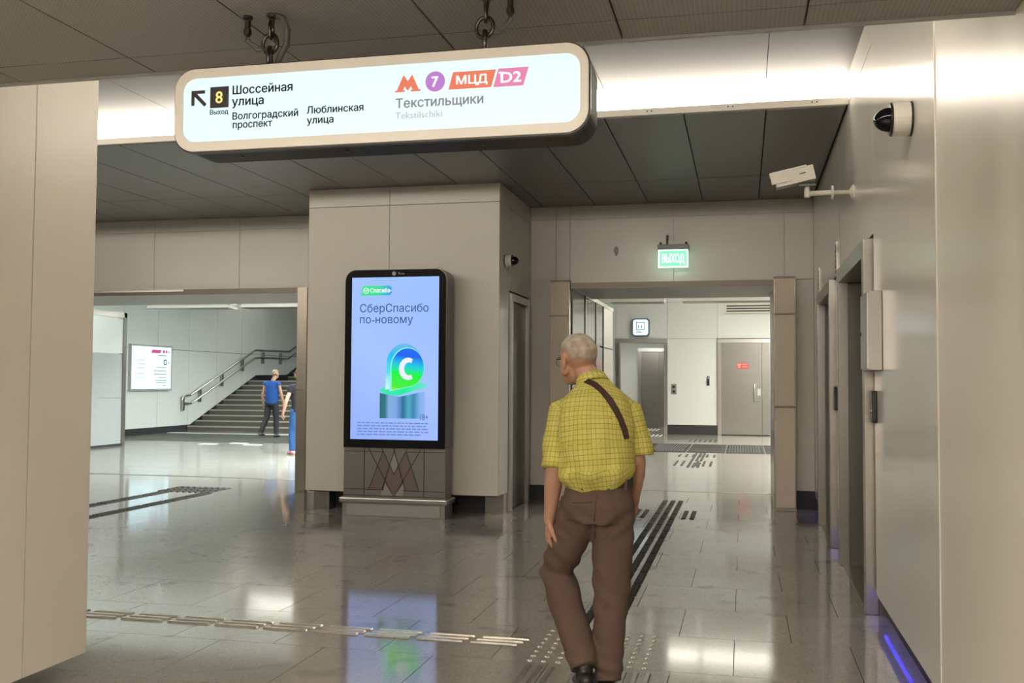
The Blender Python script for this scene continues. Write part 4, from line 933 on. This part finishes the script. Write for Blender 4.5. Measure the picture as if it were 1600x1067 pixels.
def head_geo(c, fd, sc_=1.0, tilt=0.0):
    """head: cranium, face, jaw, nose, ears. fd = facing direction"""
    f_ = Vector((fd[0], fd[1], tilt)).normalized(); s = f_.cross(Vector((0, 0, 1))).normalized(); u = s.cross(f_); c = Vector(c); ax = (f_, s, u); g = []
    K = lambda a, b, d: c+(f_*a+s*b+u*d)*sc_
    g.append(ell(K(-0.012, 0, 0.028), (0.098*sc_, 0.078*sc_, 0.088*sc_), ax))
    g.append(ell(K(0.030, 0, -0.028), (0.068*sc_, 0.064*sc_, 0.090*sc_), ax))
    g.append(ell(K(0.048, 0, -0.088), (0.045*sc_, 0.044*sc_, 0.032*sc_), ax))
    g.append(tube_geo([K(0.088, 0, 0.015), K(0.108, 0, -0.022), K(0.098, 0, -0.034)], [0.010*sc_, 0.016*sc_, 0.012*sc_], 10, caps='round'))
    g.append(ell(K(0.084, 0, 0.024), (0.016*sc_, 0.05*sc_, 0.011*sc_), ax))
    g.append(ell(K(0.088, 0, -0.064), (0.012*sc_, 0.026*sc_, 0.010*sc_), ax))
    for q in (-1, 1):
        e0 = (f_*0.35+s*q*0.94).normalized()
        g.append(ell(K(-0.002, 0.083*q, -0.012), (0.024*sc_, 0.011*sc_, 0.037*sc_), ((f_*0.9-s*q*0.35).normalized(), e0, u)))
        g.append(ell(K(0.022, 0.062*q, -0.05), (0.03*sc_, 0.014*sc_, 0.03*sc_), ax))
    return g, K, ax
def hair_cap(name, K, ax, m, parent, sc_, front=0.30, low=-0.35, puff=0.006):
    n, mm = 26, 40; v = []; f = []; keep = {}
    for i in range(n+1):
        th = -math.pi/2+math.pi*i/n
        for k in range(mm):
            ph = 2*math.pi*k/mm; a, b, d = math.cos(th)*math.cos(ph), math.cos(th)*math.sin(ph), math.sin(th)
            lim = low+(0.55 if a > -0.25 else 0.0)*max(0.0, min(1, (a+0.45)/0.4))
            lim += 0.05*math.sin(7*ph)+0.03*math.sin(17*ph)
            keep[(i, k)] = d > lim and a < front+0.5*d
            pf = puff if keep[(i, k)] else -0.006
            v.append(K(-0.012+a*(0.098+pf), b*(0.078+pf), 0.028+d*(0.088+pf)))
    for i in range(n):
        for k in range(mm):
            q = [(i, k), (i, (k+1) % mm), (i+1, (k+1) % mm), (i+1, k)]
            if any(keep[z] for z in q): f.append(tuple(a*mm+b for a, b in q))
    return obj(name, v, f, m, parent, True)
def skin(name, col):
    m, N, L, b = new_mat(name); ge = N.new('ShaderNodeNewGeometry'); nz = N.new('ShaderNodeTexNoise'); nz.inputs['Scale'].default_value = 28; nz.inputs['Detail'].default_value = 4
    L.new(ge.outputs['Position'], nz.inputs['Vector']); mx = N.new('ShaderNodeMix'); mx.data_type = 'RGBA'
    mx.inputs['A'].default_value = (col[0]*0.85, col[1]*0.75, col[2]*0.72, 1); mx.inputs['B'].default_value = (*[min(1, c*1.12) for c in col], 1)
    L.new(nz.outputs['Fac'], mx.inputs['Factor']); L.new(mx.outputs['Result'], b.inputs['Base Color']); b.inputs['Roughness'].default_value = 0.5
    b.inputs['Subsurface Weight'].default_value = 0.08; b.inputs['Subsurface Radius'].default_value = (0.02, 0.008, 0.004)
    MATS[name] = m; return m
def cloth(name, col, scale=260, rough=0.85):
    return mat(name, col, rough, namt=0.14, nscale=scale, bump=0.15, spec=0.2)
def hairmat(name, a, b_, sc_=60, thr=(0.35, 0.65)):
    m, N, L, b = new_mat(name); tc = N.new('ShaderNodeNewGeometry'); nz = N.new('ShaderNodeTexNoise'); nz.inputs['Scale'].default_value = sc_; nz.inputs['Detail'].default_value = 6
    L.new(tc.outputs['Position'], nz.inputs['Vector']); r = N.new('ShaderNodeValToRGB'); r.color_ramp.elements[0].position = thr[0]; r.color_ramp.elements[1].position = thr[1]
    r.color_ramp.elements[0].color = (*a, 1); r.color_ramp.elements[1].color = (*b_, 1)
    L.new(nz.outputs['Fac'], r.inputs[0]); L.new(r.outputs[0], b.inputs['Base Color']); b.inputs['Roughness'].default_value = 0.7
    bp = N.new('ShaderNodeBump'); bp.inputs['Strength'].default_value = 0.5; bp.inputs['Distance'].default_value = 0.004; L.new(nz.outputs['Fac'], bp.inputs['Height']); L.new(bp.outputs[0], b.inputs['Normal'])
    MATS[name] = m; return m
def limb_uv(co, limbs):
    """cloth coordinates: around and along the nearest limb axis (limbs: list of (points, side))"""
    best = np.full(len(co), 1e9); uv = np.zeros((len(co), 2))
    for P, R, side, off in limbs:
        P = np.array([list(p) for p in P], float); acc = 0
        for i in range(len(P)-1):
            d = P[i+1]-P[i]; ln = np.linalg.norm(d); t = d/ln
            q = co-P[i]; h = np.clip(q@t, 0, ln); w_ = q-h[:, None]*t
            s = np.array(side, float); s = s-t*(s@t); s /= np.linalg.norm(s); b = np.cross(t, s)
            dist = np.linalg.norm(w_, axis=1)-R
            an = np.arctan2(w_@s, w_@b)
            m_ = dist < best; best[m_] = dist[m_]
            uv[m_, 0] = (an*R*1.15)[m_]+off; uv[m_, 1] = (acc+q@t)[m_]
            acc += ln
    return uv
def noise3(co, sc_, seed):
    r = np.random.default_rng(seed); o = np.zeros(len(co))
    for k in range(7):
        d = r.normal(size=3); d /= np.linalg.norm(d); o += np.sin(co@d*sc_*r.uniform(0.6, 1.6)+r.uniform(0, 6.3))
    return o/7

def plaid_mat():
    m, N, L, b = new_mat('yellow_plaid_cotton')
    at = N.new('ShaderNodeAttribute'); at.attribute_name = 'cloth_uv'; at.attribute_type = 'GEOMETRY'
    sp = N.new('ShaderNodeSeparateXYZ'); L.new(at.outputs['Vector'], sp.inputs[0])
    def lines(ax, period, width):
        mul = N.new('ShaderNodeMath'); mul.operation = 'DIVIDE'; mul.inputs[1].default_value = period; L.new(sp.outputs[ax], mul.inputs[0])
        fr = N.new('ShaderNodeMath'); fr.operation = 'FRACT'; L.new(mul.outputs[0], fr.inputs[0])
        lt = N.new('ShaderNodeMath'); lt.operation = 'LESS_THAN'; lt.inputs[1].default_value = width; L.new(fr.outputs[0], lt.inputs[0]); return lt
    a1, a2 = lines(0, 0.0235, 0.10), lines(1, 0.0235, 0.10)
    mx0 = N.new('ShaderNodeMath'); mx0.operation = 'MAXIMUM'; L.new(a1.outputs[0], mx0.inputs[0]); L.new(a2.outputs[0], mx0.inputs[1])
    b1, b2 = lines(0, 0.0705, 0.40), lines(1, 0.0705, 0.40)
    ad = N.new('ShaderNodeMath'); ad.operation = 'ADD'; L.new(b1.outputs[0], ad.inputs[0]); L.new(b2.outputs[0], ad.inputs[1])
    m1 = N.new('ShaderNodeMix'); m1.data_type = 'RGBA'; m1.inputs['A'].default_value = (0.56, 0.50, 0.14, 1); m1.inputs['B'].default_value = (0.48, 0.455, 0.10, 1)
    hf = N.new('ShaderNodeMath'); hf.operation = 'MULTIPLY'; hf.inputs[1].default_value = 0.5; L.new(ad.outputs[0], hf.inputs[0]); L.new(hf.outputs[0], m1.inputs['Factor'])
    m2 = N.new('ShaderNodeMix'); m2.data_type = 'RGBA'; L.new(m1.outputs['Result'], m2.inputs['A']); m2.inputs['B'].default_value = (0.19, 0.17, 0.05, 1)
    sc2 = N.new('ShaderNodeMath'); sc2.operation = 'MULTIPLY'; sc2.inputs[1].default_value = 0.85; L.new(mx0.outputs[0], sc2.inputs[0]); L.new(sc2.outputs[0], m2.inputs['Factor'])
    L.new(m2.outputs['Result'], b.inputs['Base Color']); b.inputs['Roughness'].default_value = 0.85; b.inputs['Specular IOR Level'].default_value = 0.2
    MATS['plaid'] = m; return m
def set_uv(me, uv):
    at = me.attributes.new('cloth_uv', 'FLOAT_VECTOR', 'POINT'); a = np.zeros((len(uv), 3)); a[:, :2] = uv; at.data.foreach_set('vector', a.ravel().astype(np.float32))
def shoe_geo(heel, toe, w=0.045, h=0.055):
    a = Vector(heel); b = Vector(toe); d = (b-a)
    s = d.cross(Vector((0, 0, 1))).normalized()
    P = [a+d*0.0, a+d*0.25, a+d*0.6, a+d*0.9]
    P = [p+Vector((0, 0, q)) for p, q in zip(P, (0.038, 0.040, 0.032, 0.026))]
    return tube_geo(P, [(w*0.8, 0.036), (w*0.88, 0.040), (w, 0.032), (w*0.85, 0.024)], 16, side=s, caps='round')

# ---- the man in the yellow shirt
man = thing('person', 'person in a yellow plaid shirt and brown trousers walking away', 'person', (-0.65, 4.5, 0))
SKIN = skin('weathered_skin', (0.44, 0.26, 0.18))
FD = Vector((-0.30, 0.95, 0)).normalized(); RS = Vector((0.95, 0.30, 0))
V = Vector
HC = V((-0.765, 4.665, 1.513))
hg, HK, HAX = head_geo(HC, (-0.72, 0.69), 1.0, -0.12)
sL, eL, wL = V((-0.808, 4.53, 1.255)), V((-0.835, 4.47, 1.005)), V((-0.868, 4.52, 0.768))
sR, eR, wR = V((-0.518, 4.615, 1.268)), V((-0.475, 4.60, 1.035)), V((-0.505, 4.74, 0.845))
hipL, knL, anL = V((-0.718, 4.50, 0.83)), V((-0.852, 4.62, 0.515)), V((-0.690, 4.42, 0.150))
hipR, knR, anR = V((-0.572, 4.52, 0.83)), V((-0.585, 4.54, 0.455)), V((-0.592, 4.48, 0.085))
geo = list(hg)
geo.append(tube_geo([V((-0.672, 4.60, 1.36)), V((-0.700, 4.635, 1.42)), V((-0.748, 4.668, 1.475))], [0.062, 0.056, 0.055], 16, caps='round'))
geo.append(tube_geo([V((-0.64, 4.51, 0.90)), V((-0.655, 4.52, 1.1)), V((-0.66, 4.56, 1.30))], [(0.11, 0.08), (0.12, 0.085), (0.12, 0.07)], 16, side=RS, caps='round'))
for s_, e_, w_ in ((sL, eL, wL), (sR, eR, wR)):
    geo.append(tube_geo([V((-0.66, 4.57, 1.32)), s_, s_.lerp(e_, 0.5), e_, e_.lerp(w_, 0.3), e_.lerp(w_, 0.75), w_], [0.05, 0.046, 0.043, 0.040, 0.042, 0.031, 0.027], 14, caps='round'))
geo += hand_geo(wL, (-0.08, 0.12, -1.0), (0.85, 0.35, 0), 1.0, 0.28, 1)
geo += hand_geo(wR, (-0.35, 0.75, -0.45), (-0.7, -0.2, -0.5), 1.0, 0.5, -1)
for h_, k_, a_ in ((hipL, knL, anL), (hipR, knR, anR)):
    geo.append(tube_geo([h_+V((0, 0, 0.06)), h_, h_.lerp(k_, 0.5), k_, k_.lerp(a_, 0.4), a_], [0.08, 0.075, 0.06, 0.045, 0.042, 0.032], 14, caps='round'))
me, co = remesh(geo, 0.0052, 6)
finish('body', me, co, SKIN, man)
# hair: short grey with a thinning crown
hair_cap('hair', HK, HAX, hairmat('thin_grey_hair', (0.30, 0.22, 0.165), (0.40, 0.365, 0.31), 30, (0.35, 0.62)), man, 1.0, 0.25, -0.52, 0.004)
gl = tube('glasses', [HK(-0.005, -0.082, 0.004), HK(0.045, -0.080, 0.010), HK(0.086, -0.062, 0.008), HK(0.097, -0.030, 0.008), HK(0.102, 0, 0.01), HK(0.097, 0.03, 0.008), HK(0.086, 0.062, 0.008), HK(0.045, 0.08, 0.010), HK(-0.005, 0.082, 0.004)], 0.0022, BLACK, man, 6)
for q in (-1, 1): torus('lens_rim', HK(0.097, 0.034*q, -0.006), 0.019, 0.0015, HAX[0], BLACK, gl)
# shirt
SPI = [V((-0.636, 4.495, 0.955)), V((-0.640, 4.480, 1.00)), V((-0.650, 4.490, 1.10)), V((-0.658, 4.515, 1.20)), V((-0.662, 4.55, 1.29)), V((-0.668, 4.59, 1.355)), V((-0.688, 4.62, 1.400))]
tor = tube_geo(SPI, [(0.150, 0.118), (0.172, 0.140), (0.176, 0.142), (0.178, 0.138), (0.172, 0.118), (0.120, 0.085), (0.066, 0.062)], 28, side=RS)
slL = [V((-0.725, 4.565, 1.325)), sL+V((0.0, 0, 0.01)), sL.lerp(eL, 0.5)+V((-0.003, 0, 0)), sL.lerp(eL, 0.98)]
slR = [V((-0.600, 4.60, 1.335)), sR, sR.lerp(eR, 0.5)+V((0.012, 0, 0)), sR.lerp(eR, 0.88)+V((0.008, 0, 0))]
gs = [tor, tube_geo(slL, [0.050, 0.066, 0.069, (0.066, 0.070)], 18), tube_geo(slR, [0.050, 0.064, 0.069, 0.072], 18)]
me, co = remesh(gs, 0.0075, 16, 0.6)
nr = normals(me, co)
# cloth folds: diagonal pulls from the armpits, a blouse roll above the belt, small creases
wgt = np.clip((1.30-co[:, 2])/0.25, 0, 1)
fold = np.sin((co[:, 0]*42+co[:, 2]*34)+3*noise3(co, 9, 1))*0.0035*wgt
fold += np.sin((co[:, 0]*60-co[:, 2]*22)+4*noise3(co, 7, 2))*0.0025
fold += noise3(co, 30, 3)*0.004
low = np.exp(-((co[:, 2]-0.985)/0.035)**2); fold += low*(0.010+0.008*np.sin(co[:, 0]*55))
co = co+nr*fold[:, None]
limbs = [(SPI, 0.15, RS, 0.0), (slL, 0.07, (0, -1, 0.0), 0.011), (slR, 0.07, (0, -1, 0.0), 0.017)]
PLAID = plaid_mat()
me.vertices.foreach_set('co', co.ravel()); set_uv(me, limb_uv(co, limbs)); 
shirt = finish('shirt', me, co, PLAID, man)
bm = bmesh.new(); bm.from_mesh(shirt.data); tree = BVHTree.FromBMesh(bm); bm.free()
# collar
cc_, cn_ = V((-0.690, 4.622, 1.405)), V((-0.32, 0.42, 0.85)).normalized()
ca = cn_.cross(V((0, 1, 0))).normalized(); cb = cn_.cross(ca); v = []; f = []
for lev, (r_, h_) in enumerate(((0.064, 0.022), (0.069, 0.020), (0.083, -0.026), (0.078, -0.028))):
    for k in range(32):
        a = 2*math.pi*k/32; v.append(cc_+ca*math.cos(a)*r_*1.02+cb*math.sin(a)*r_+cn_*h_)
f = [(l*32+k, l*32+(k+1) % 32, ((l+1) % 4)*32+(k+1) % 32, ((l+1) % 4)*32+k) for l in range(4) for k in range(32)]
cme = mesh('collar', v, f, PLAID, True); ccv = np.array([list(p) for p in v]); set_uv(cme, np.stack([np.tile(np.arange(32)/32*0.47, 4), ccv[:, 2]+ccv[:, 1]*0.5], 1)); link('collar', cme, man)
# shoulder strap lying on the back
strap = []
sp_ = [(-0.775, 1.385), (-0.755, 1.402), (-0.735, 1.412), (-0.700, 1.408), (-0.66, 1.392), (-0.62, 1.362), (-0.585, 1.325), (-0.555, 1.28), (-0.532, 1.235), (-0.515, 1.19), (-0.505, 1.15)]
for x, z in sp_:
    h = tree.ray_cast(V((x, 3.6, z)), V((0, 1, 0)))
    if h[0] is not None: strap.append((h[0]-V((0, 0.0045, 0)), h[1]))
v = []; f = []
for i, (p, n_) in enumerate(strap):
    t_ = (strap[min(i+1, len(strap)-1)][0]-strap[max(i-1, 0)][0]).normalized(); s_ = t_.cross(n_).normalized()
    n_ = s_.cross(t_)
    if n_.y > 0: n_ = -n_
    for a, b in ((-0.0165, 0), (-0.0165, 0.004), (0.0165, 0.004), (0.0165, 0)): v.append(p+s_*a+n_*b)
for i in range(len(strap)-1):
    for k in range(4): f.append((i*4+k, i*4+(k+1) % 4, (i+1)*4+(k+1) % 4, (i+1)*4+k))
obj('shoulder_strap', v, f, mat('brown_strap', (0.045, 0.018, 0.012), 0.6), man)
# trousers
TR_M = cloth('brown_trouser_cloth', (0.105, 0.072, 0.056), 300, 0.8)
pel = [V((-0.636, 4.50, 0.972)), V((-0.637, 4.50, 0.93)), V((-0.640, 4.49, 0.85)), V((-0.645, 4.495, 0.78))]
gt_ = [tube_geo(pel, [(0.142, 0.108), (0.150, 0.116), (0.166, 0.128), (0.150, 0.118)], 24, side=RS, caps='flat')]
def leg(h_, k_, a_, r):
    P = [h_+V((0, 0, 0.03)), h_.lerp(k_, 0.25), h_.lerp(k_, 0.6), k_, k_.lerp(a_, 0.3), k_.lerp(a_, 0.7), a_.lerp(k_, -0.02)]
    return tube_geo(P, r, 20)
gt_.append(leg(hipL, knL, anL, [0.094, 0.095, 0.086, 0.080, 0.079, 0.072, 0.066]))
gt_.append(leg(hipR, knR, anR, [0.094, 0.096, 0.092, 0.083, 0.074, 0.067, 0.062]))
me, co = remesh(gt_, 0.008, 8)
nr = normals(me, co)
fold = noise3(co, 17, 11)*0.0045
for k_, am in ((knL, 0.0075), (knR, 0.005)):
    d = co-np.array(k_); w_ = np.exp(-(np.sum(d**2, 1))/0.022); fold += w_*am*np.sin(co[:, 2]*62+co[:, 0]*45+4.5*noise3(co, 9, 5))
wa = np.exp(-((co[:, 2]-0.76)/0.07)**2); fold += wa*0.005*np.sin(co[:, 2]*70-np.abs(co[:, 0]+0.645)*60)
for a_ in (anL, anR):
    d = co-np.array(a_); w_ = np.exp(-(np.sum(d**2, 1))/0.012); fold += w_*0.005*np.sin(co[:, 2]*95+co[:, 0]*20)
co = co+nr*fold[:, None]
tro = finish('trousers', me, co, TR_M, man)
bm = bmesh.new(); bm.from_mesh(tro.data); tt = BVHTree.FromBMesh(bm); bm.free()
def on_trousers(x, z, off=0.003):
    h = tt.ray_cast(V((x, 3.6, z)), V((0, 1, 0))); return (h[0] if h[0] is not None else V((x, 4.38, z)))-V((0, off, 0))
tube('back_pocket', [on_trousers(-0.735+0.011*k, 0.868+0.001*k) for k in range(9)], 0.0022, mat('trouser_seam', (0.04, 0.028, 0.022), 0.8), tro, 6)
tube('seat_seam', [on_trousers(-0.628-0.003*k, 0.91-0.03*k, 0.002) for k in range(8)], 0.0016, MATS['trouser_seam'], tro, 6)
# belt with loops
P = []
for k in range(40):
    a = 2*math.pi*k/40; P.append(pel[1].lerp(pel[0], 0.5)+RS*0.152*math.cos(a)+FD*0.118*math.sin(a))
v = []; f = []
for p in P:
    o_ = (p-pel[0]); o_.z = 0; o_.normalize()
    for dr, dz in ((0, -0.018), (0.004, -0.018), (0.004, 0.018), (0, 0.018)): v.append(p+o_*dr+V((0, 0, dz)))
f = [(i*4+k, i*4+(k+1) % 4, ((i+1) % 40)*4+(k+1) % 4, ((i+1) % 40)*4+k) for i in range(40) for k in range(4)]
belt = obj('belt', v, f, mat('black_leather', (0.012, 0.010, 0.010), 0.45), man)
for k in (22, 26, 31, 35): 
    p = P[k]; box('belt_loop', (p.x-0.006, p.x+0.006), (p.y-0.012, p.y+0.004), (p.z-0.026, p.z+0.024), TR_M, tro)
# shoes
SH = mat('black_shoe_leather', (0.010, 0.010, 0.011), 0.35)
for hl, to_, an_ in ((V((-0.675, 4.38, 0.055)), V((-0.742, 4.60, 0.012)), anL), (V((-0.588, 4.43, 0.008)), V((-0.655, 4.66, 0.006)), anR)):
    g2 = [shoe_geo(hl, to_), tube_geo([hl.lerp(to_, 0.18)+V((0, 0, 0.04)), an_+V((0, 0, 0.0))], [0.042, 0.040], 14, caps='round')]
    me, co = remesh(g2, 0.007, 6); co[:, 2] = np.maximum(co[:, 2], 0.004)
    so = finish('shoe', me, co, SH, man)

# ---- simple far figures with the same builder
def person(label, org, fd, H, head_dir, joints, cols, hair_low=-0.5, sleeve=0.9, hairlen=0.0, shoe_col=(0.01, 0.01, 0.01), voxel=0.012):
    t = thing('person', label, 'person', org); O = V(org); fd = V((fd[0], fd[1], 0)).normalized(); rs = V((fd.y, -fd.x, 0)); sc_ = H/1.75
    def J(a, b, c): return O+rs*a*sc_+fd*b*sc_+V((0, 0, c*sc_))
    jt = {k: J(*q) for k, q in joints.items()}
    sk = skin('skin_'+label[10:16], cols['skin'])
    hg, K, ax = head_geo(J(*joints['head']), head_dir, 0.98*sc_)
    geo = hg+[tube_geo([J(0, 0, 1.40), J(*joints['head'])-V((0, 0, 0.06))], [0.055*sc_]*2, 12, caps='round'), tube_geo([J(0, 0, 0.95), J(0, 0, 1.35)], [(0.11*sc_, 0.08*sc_)]*2, 14, side=rs, caps='round')]
    for s in 'LR':
        geo.append(tube_geo([J(0, 0, 1.38), jt['s'+s], jt['e'+s], jt['e'+s].lerp(jt['w'+s], 0.3), jt['w'+s]], [0.05*sc_, 0.046*sc_, 0.038*sc_, 0.038*sc_, 0.026*sc_], 12, caps='round'))
        geo += hand_geo(jt['w'+s], jt['w'+s]-jt['e'+s], -rs if s == 'R' else rs, sc_, 0.3, 1)
        geo.append(tube_geo([jt['h'+s], jt['k'+s], jt['a'+s]], [0.07*sc_, 0.048*sc_, 0.035*sc_], 12, caps='round'))
    me, co = remesh(geo, voxel*0.7, 4); finish('body', me, co, sk, t)
    hair_cap('hair', K, ax, hairmat('hair_'+label[10:16], cols['hair'], [c*1.7 for c in cols['hair']], 50), t, sc_, 0.2, hair_low, 0.008)
    g = [tube_geo([J(0, 0, 0.86), J(0, 0, 0.98), J(0, 0, 1.15), J(0, 0, 1.32), J(0, 0, 1.40), J(0, 0, 1.44)], [(0.175*sc_, 0.125*sc_), (0.17*sc_, 0.122*sc_), (0.175*sc_, 0.12*sc_), (0.18*sc_, 0.11*sc_), (0.14*sc_, 0.085*sc_), (0.06*sc_, 0.06*sc_)], 20, side=rs)]
    for s in 'LR': g.append(tube_geo([J(0, 0, 1.38).lerp(jt['s'+s], 0.5), jt['s'+s], jt['s'+s].lerp(jt['e'+s], sleeve)], [0.055*sc_, 0.064*sc_, 0.062*sc_], 14))
    me, co = remesh(g, voxel, 6); nr = normals(me, co); co = co+nr*(noise3(co, 22, 4)*0.006)[:, None]; finish('shirt', me, co, cloth('top_'+label[10:16], cols['top']), t)
    g = [tube_geo([J(0, 0, 0.96), J(0, 0, 0.88), J(0, 0, 0.80)], [(0.15*sc_, 0.11*sc_), (0.165*sc_, 0.12*sc_), (0.15*sc_, 0.11*sc_)], 18, side=rs)]
    for s in 'LR': g.append(tube_geo([jt['h'+s]+V((0, 0, 0.03)), jt['h'+s].lerp(jt['k'+s], 0.5), jt['k'+s], jt['k'+s].lerp(jt['a'+s], 0.6), jt['a'+s]], [0.09*sc_, 0.088*sc_, 0.075*sc_, 0.068*sc_, 0.062*sc_], 14))
    me, co = remesh(g, voxel, 6); nr = normals(me, co); co = co+nr*(noise3(co, 20, 9)*0.006)[:, None]; finish('trousers', me, co, cloth('trousers_'+label[10:16], cols['legs']), t)
    for s in 'LR':
        a = jt['a'+s]; hl = V((a.x, a.y, max(0.006, a.z-0.09)))-fd*0.06; to_ = V((a.x, a.y, max(0.004, a.z-0.10)))+fd*0.17
        me, co = remesh([shoe_geo(hl, to_), tube_geo([hl+fd*0.05+V((0, 0, 0.04)), a], [0.042, 0.038], 12, caps='round')], 0.01, 4); co[:, 2] = np.maximum(co[:, 2], 0.003)
        finish('shoe', me, co, mat('shoe_'+label[10:16], shoe_col, 0.5), t)
    return t
person('person in a blue sleeveless shirt and black trousers facing the stairs', (-11.37, 22.7, 0), (0.05, 1), 1.70, (0.35, 0.93),
       dict(head=(0.06, 0.05, 1.615), sL=(-0.19, 0, 1.36), eL=(-0.26, -0.02, 1.08), wL=(-0.27, 0.06, 0.84), sR=(0.19, 0, 1.36), eR=(0.25, 0.03, 1.09), wR=(0.25, 0.14, 0.86),
            hL=(-0.09, 0, 0.88), kL=(-0.14, 0.0, 0.50), aL=(-0.21, -0.16, 0.13), hR=(0.09, 0, 0.88), kR=(0.11, 0.04, 0.48), aR=(0.12, 0.03, 0.09)),
       dict(skin=(0.36, 0.21, 0.14), hair=(0.16, 0.12, 0.08), top=(0.006, 0.035, 0.15), legs=(0.006, 0.006, 0.008)), sleeve=0.15)
person('person in a black top, blue jeans and pink shoes mostly hidden by the opening jamb', (-8.17, 17.45, 0), (-0.75, 0.65), 1.66, (-0.6, 0.8),
       dict(head=(0.0, 0.04, 1.61), sL=(-0.17, 0, 1.36), eL=(-0.27, 0.02, 1.08), wL=(-0.30, 0.10, 0.84), sR=(0.17, 0, 1.36), eR=(0.22, 0.20, 1.15), wR=(0.10, 0.50, 1.22),
            hL=(-0.09, 0, 0.88), kL=(-0.10, 0.10, 0.48), aL=(-0.10, 0.10, 0.09), hR=(0.09, 0, 0.88), kR=(0.09, 0.0, 0.48), aR=(0.08, -0.20, 0.10)),
       dict(skin=(0.48, 0.27, 0.19), hair=(0.03, 0.02, 0.015), top=(0.008, 0.008, 0.012), legs=(0.02, 0.065, 0.17)), hair_low=-0.8, sleeve=0.4, shoe_col=(0.62, 0.22, 0.24))
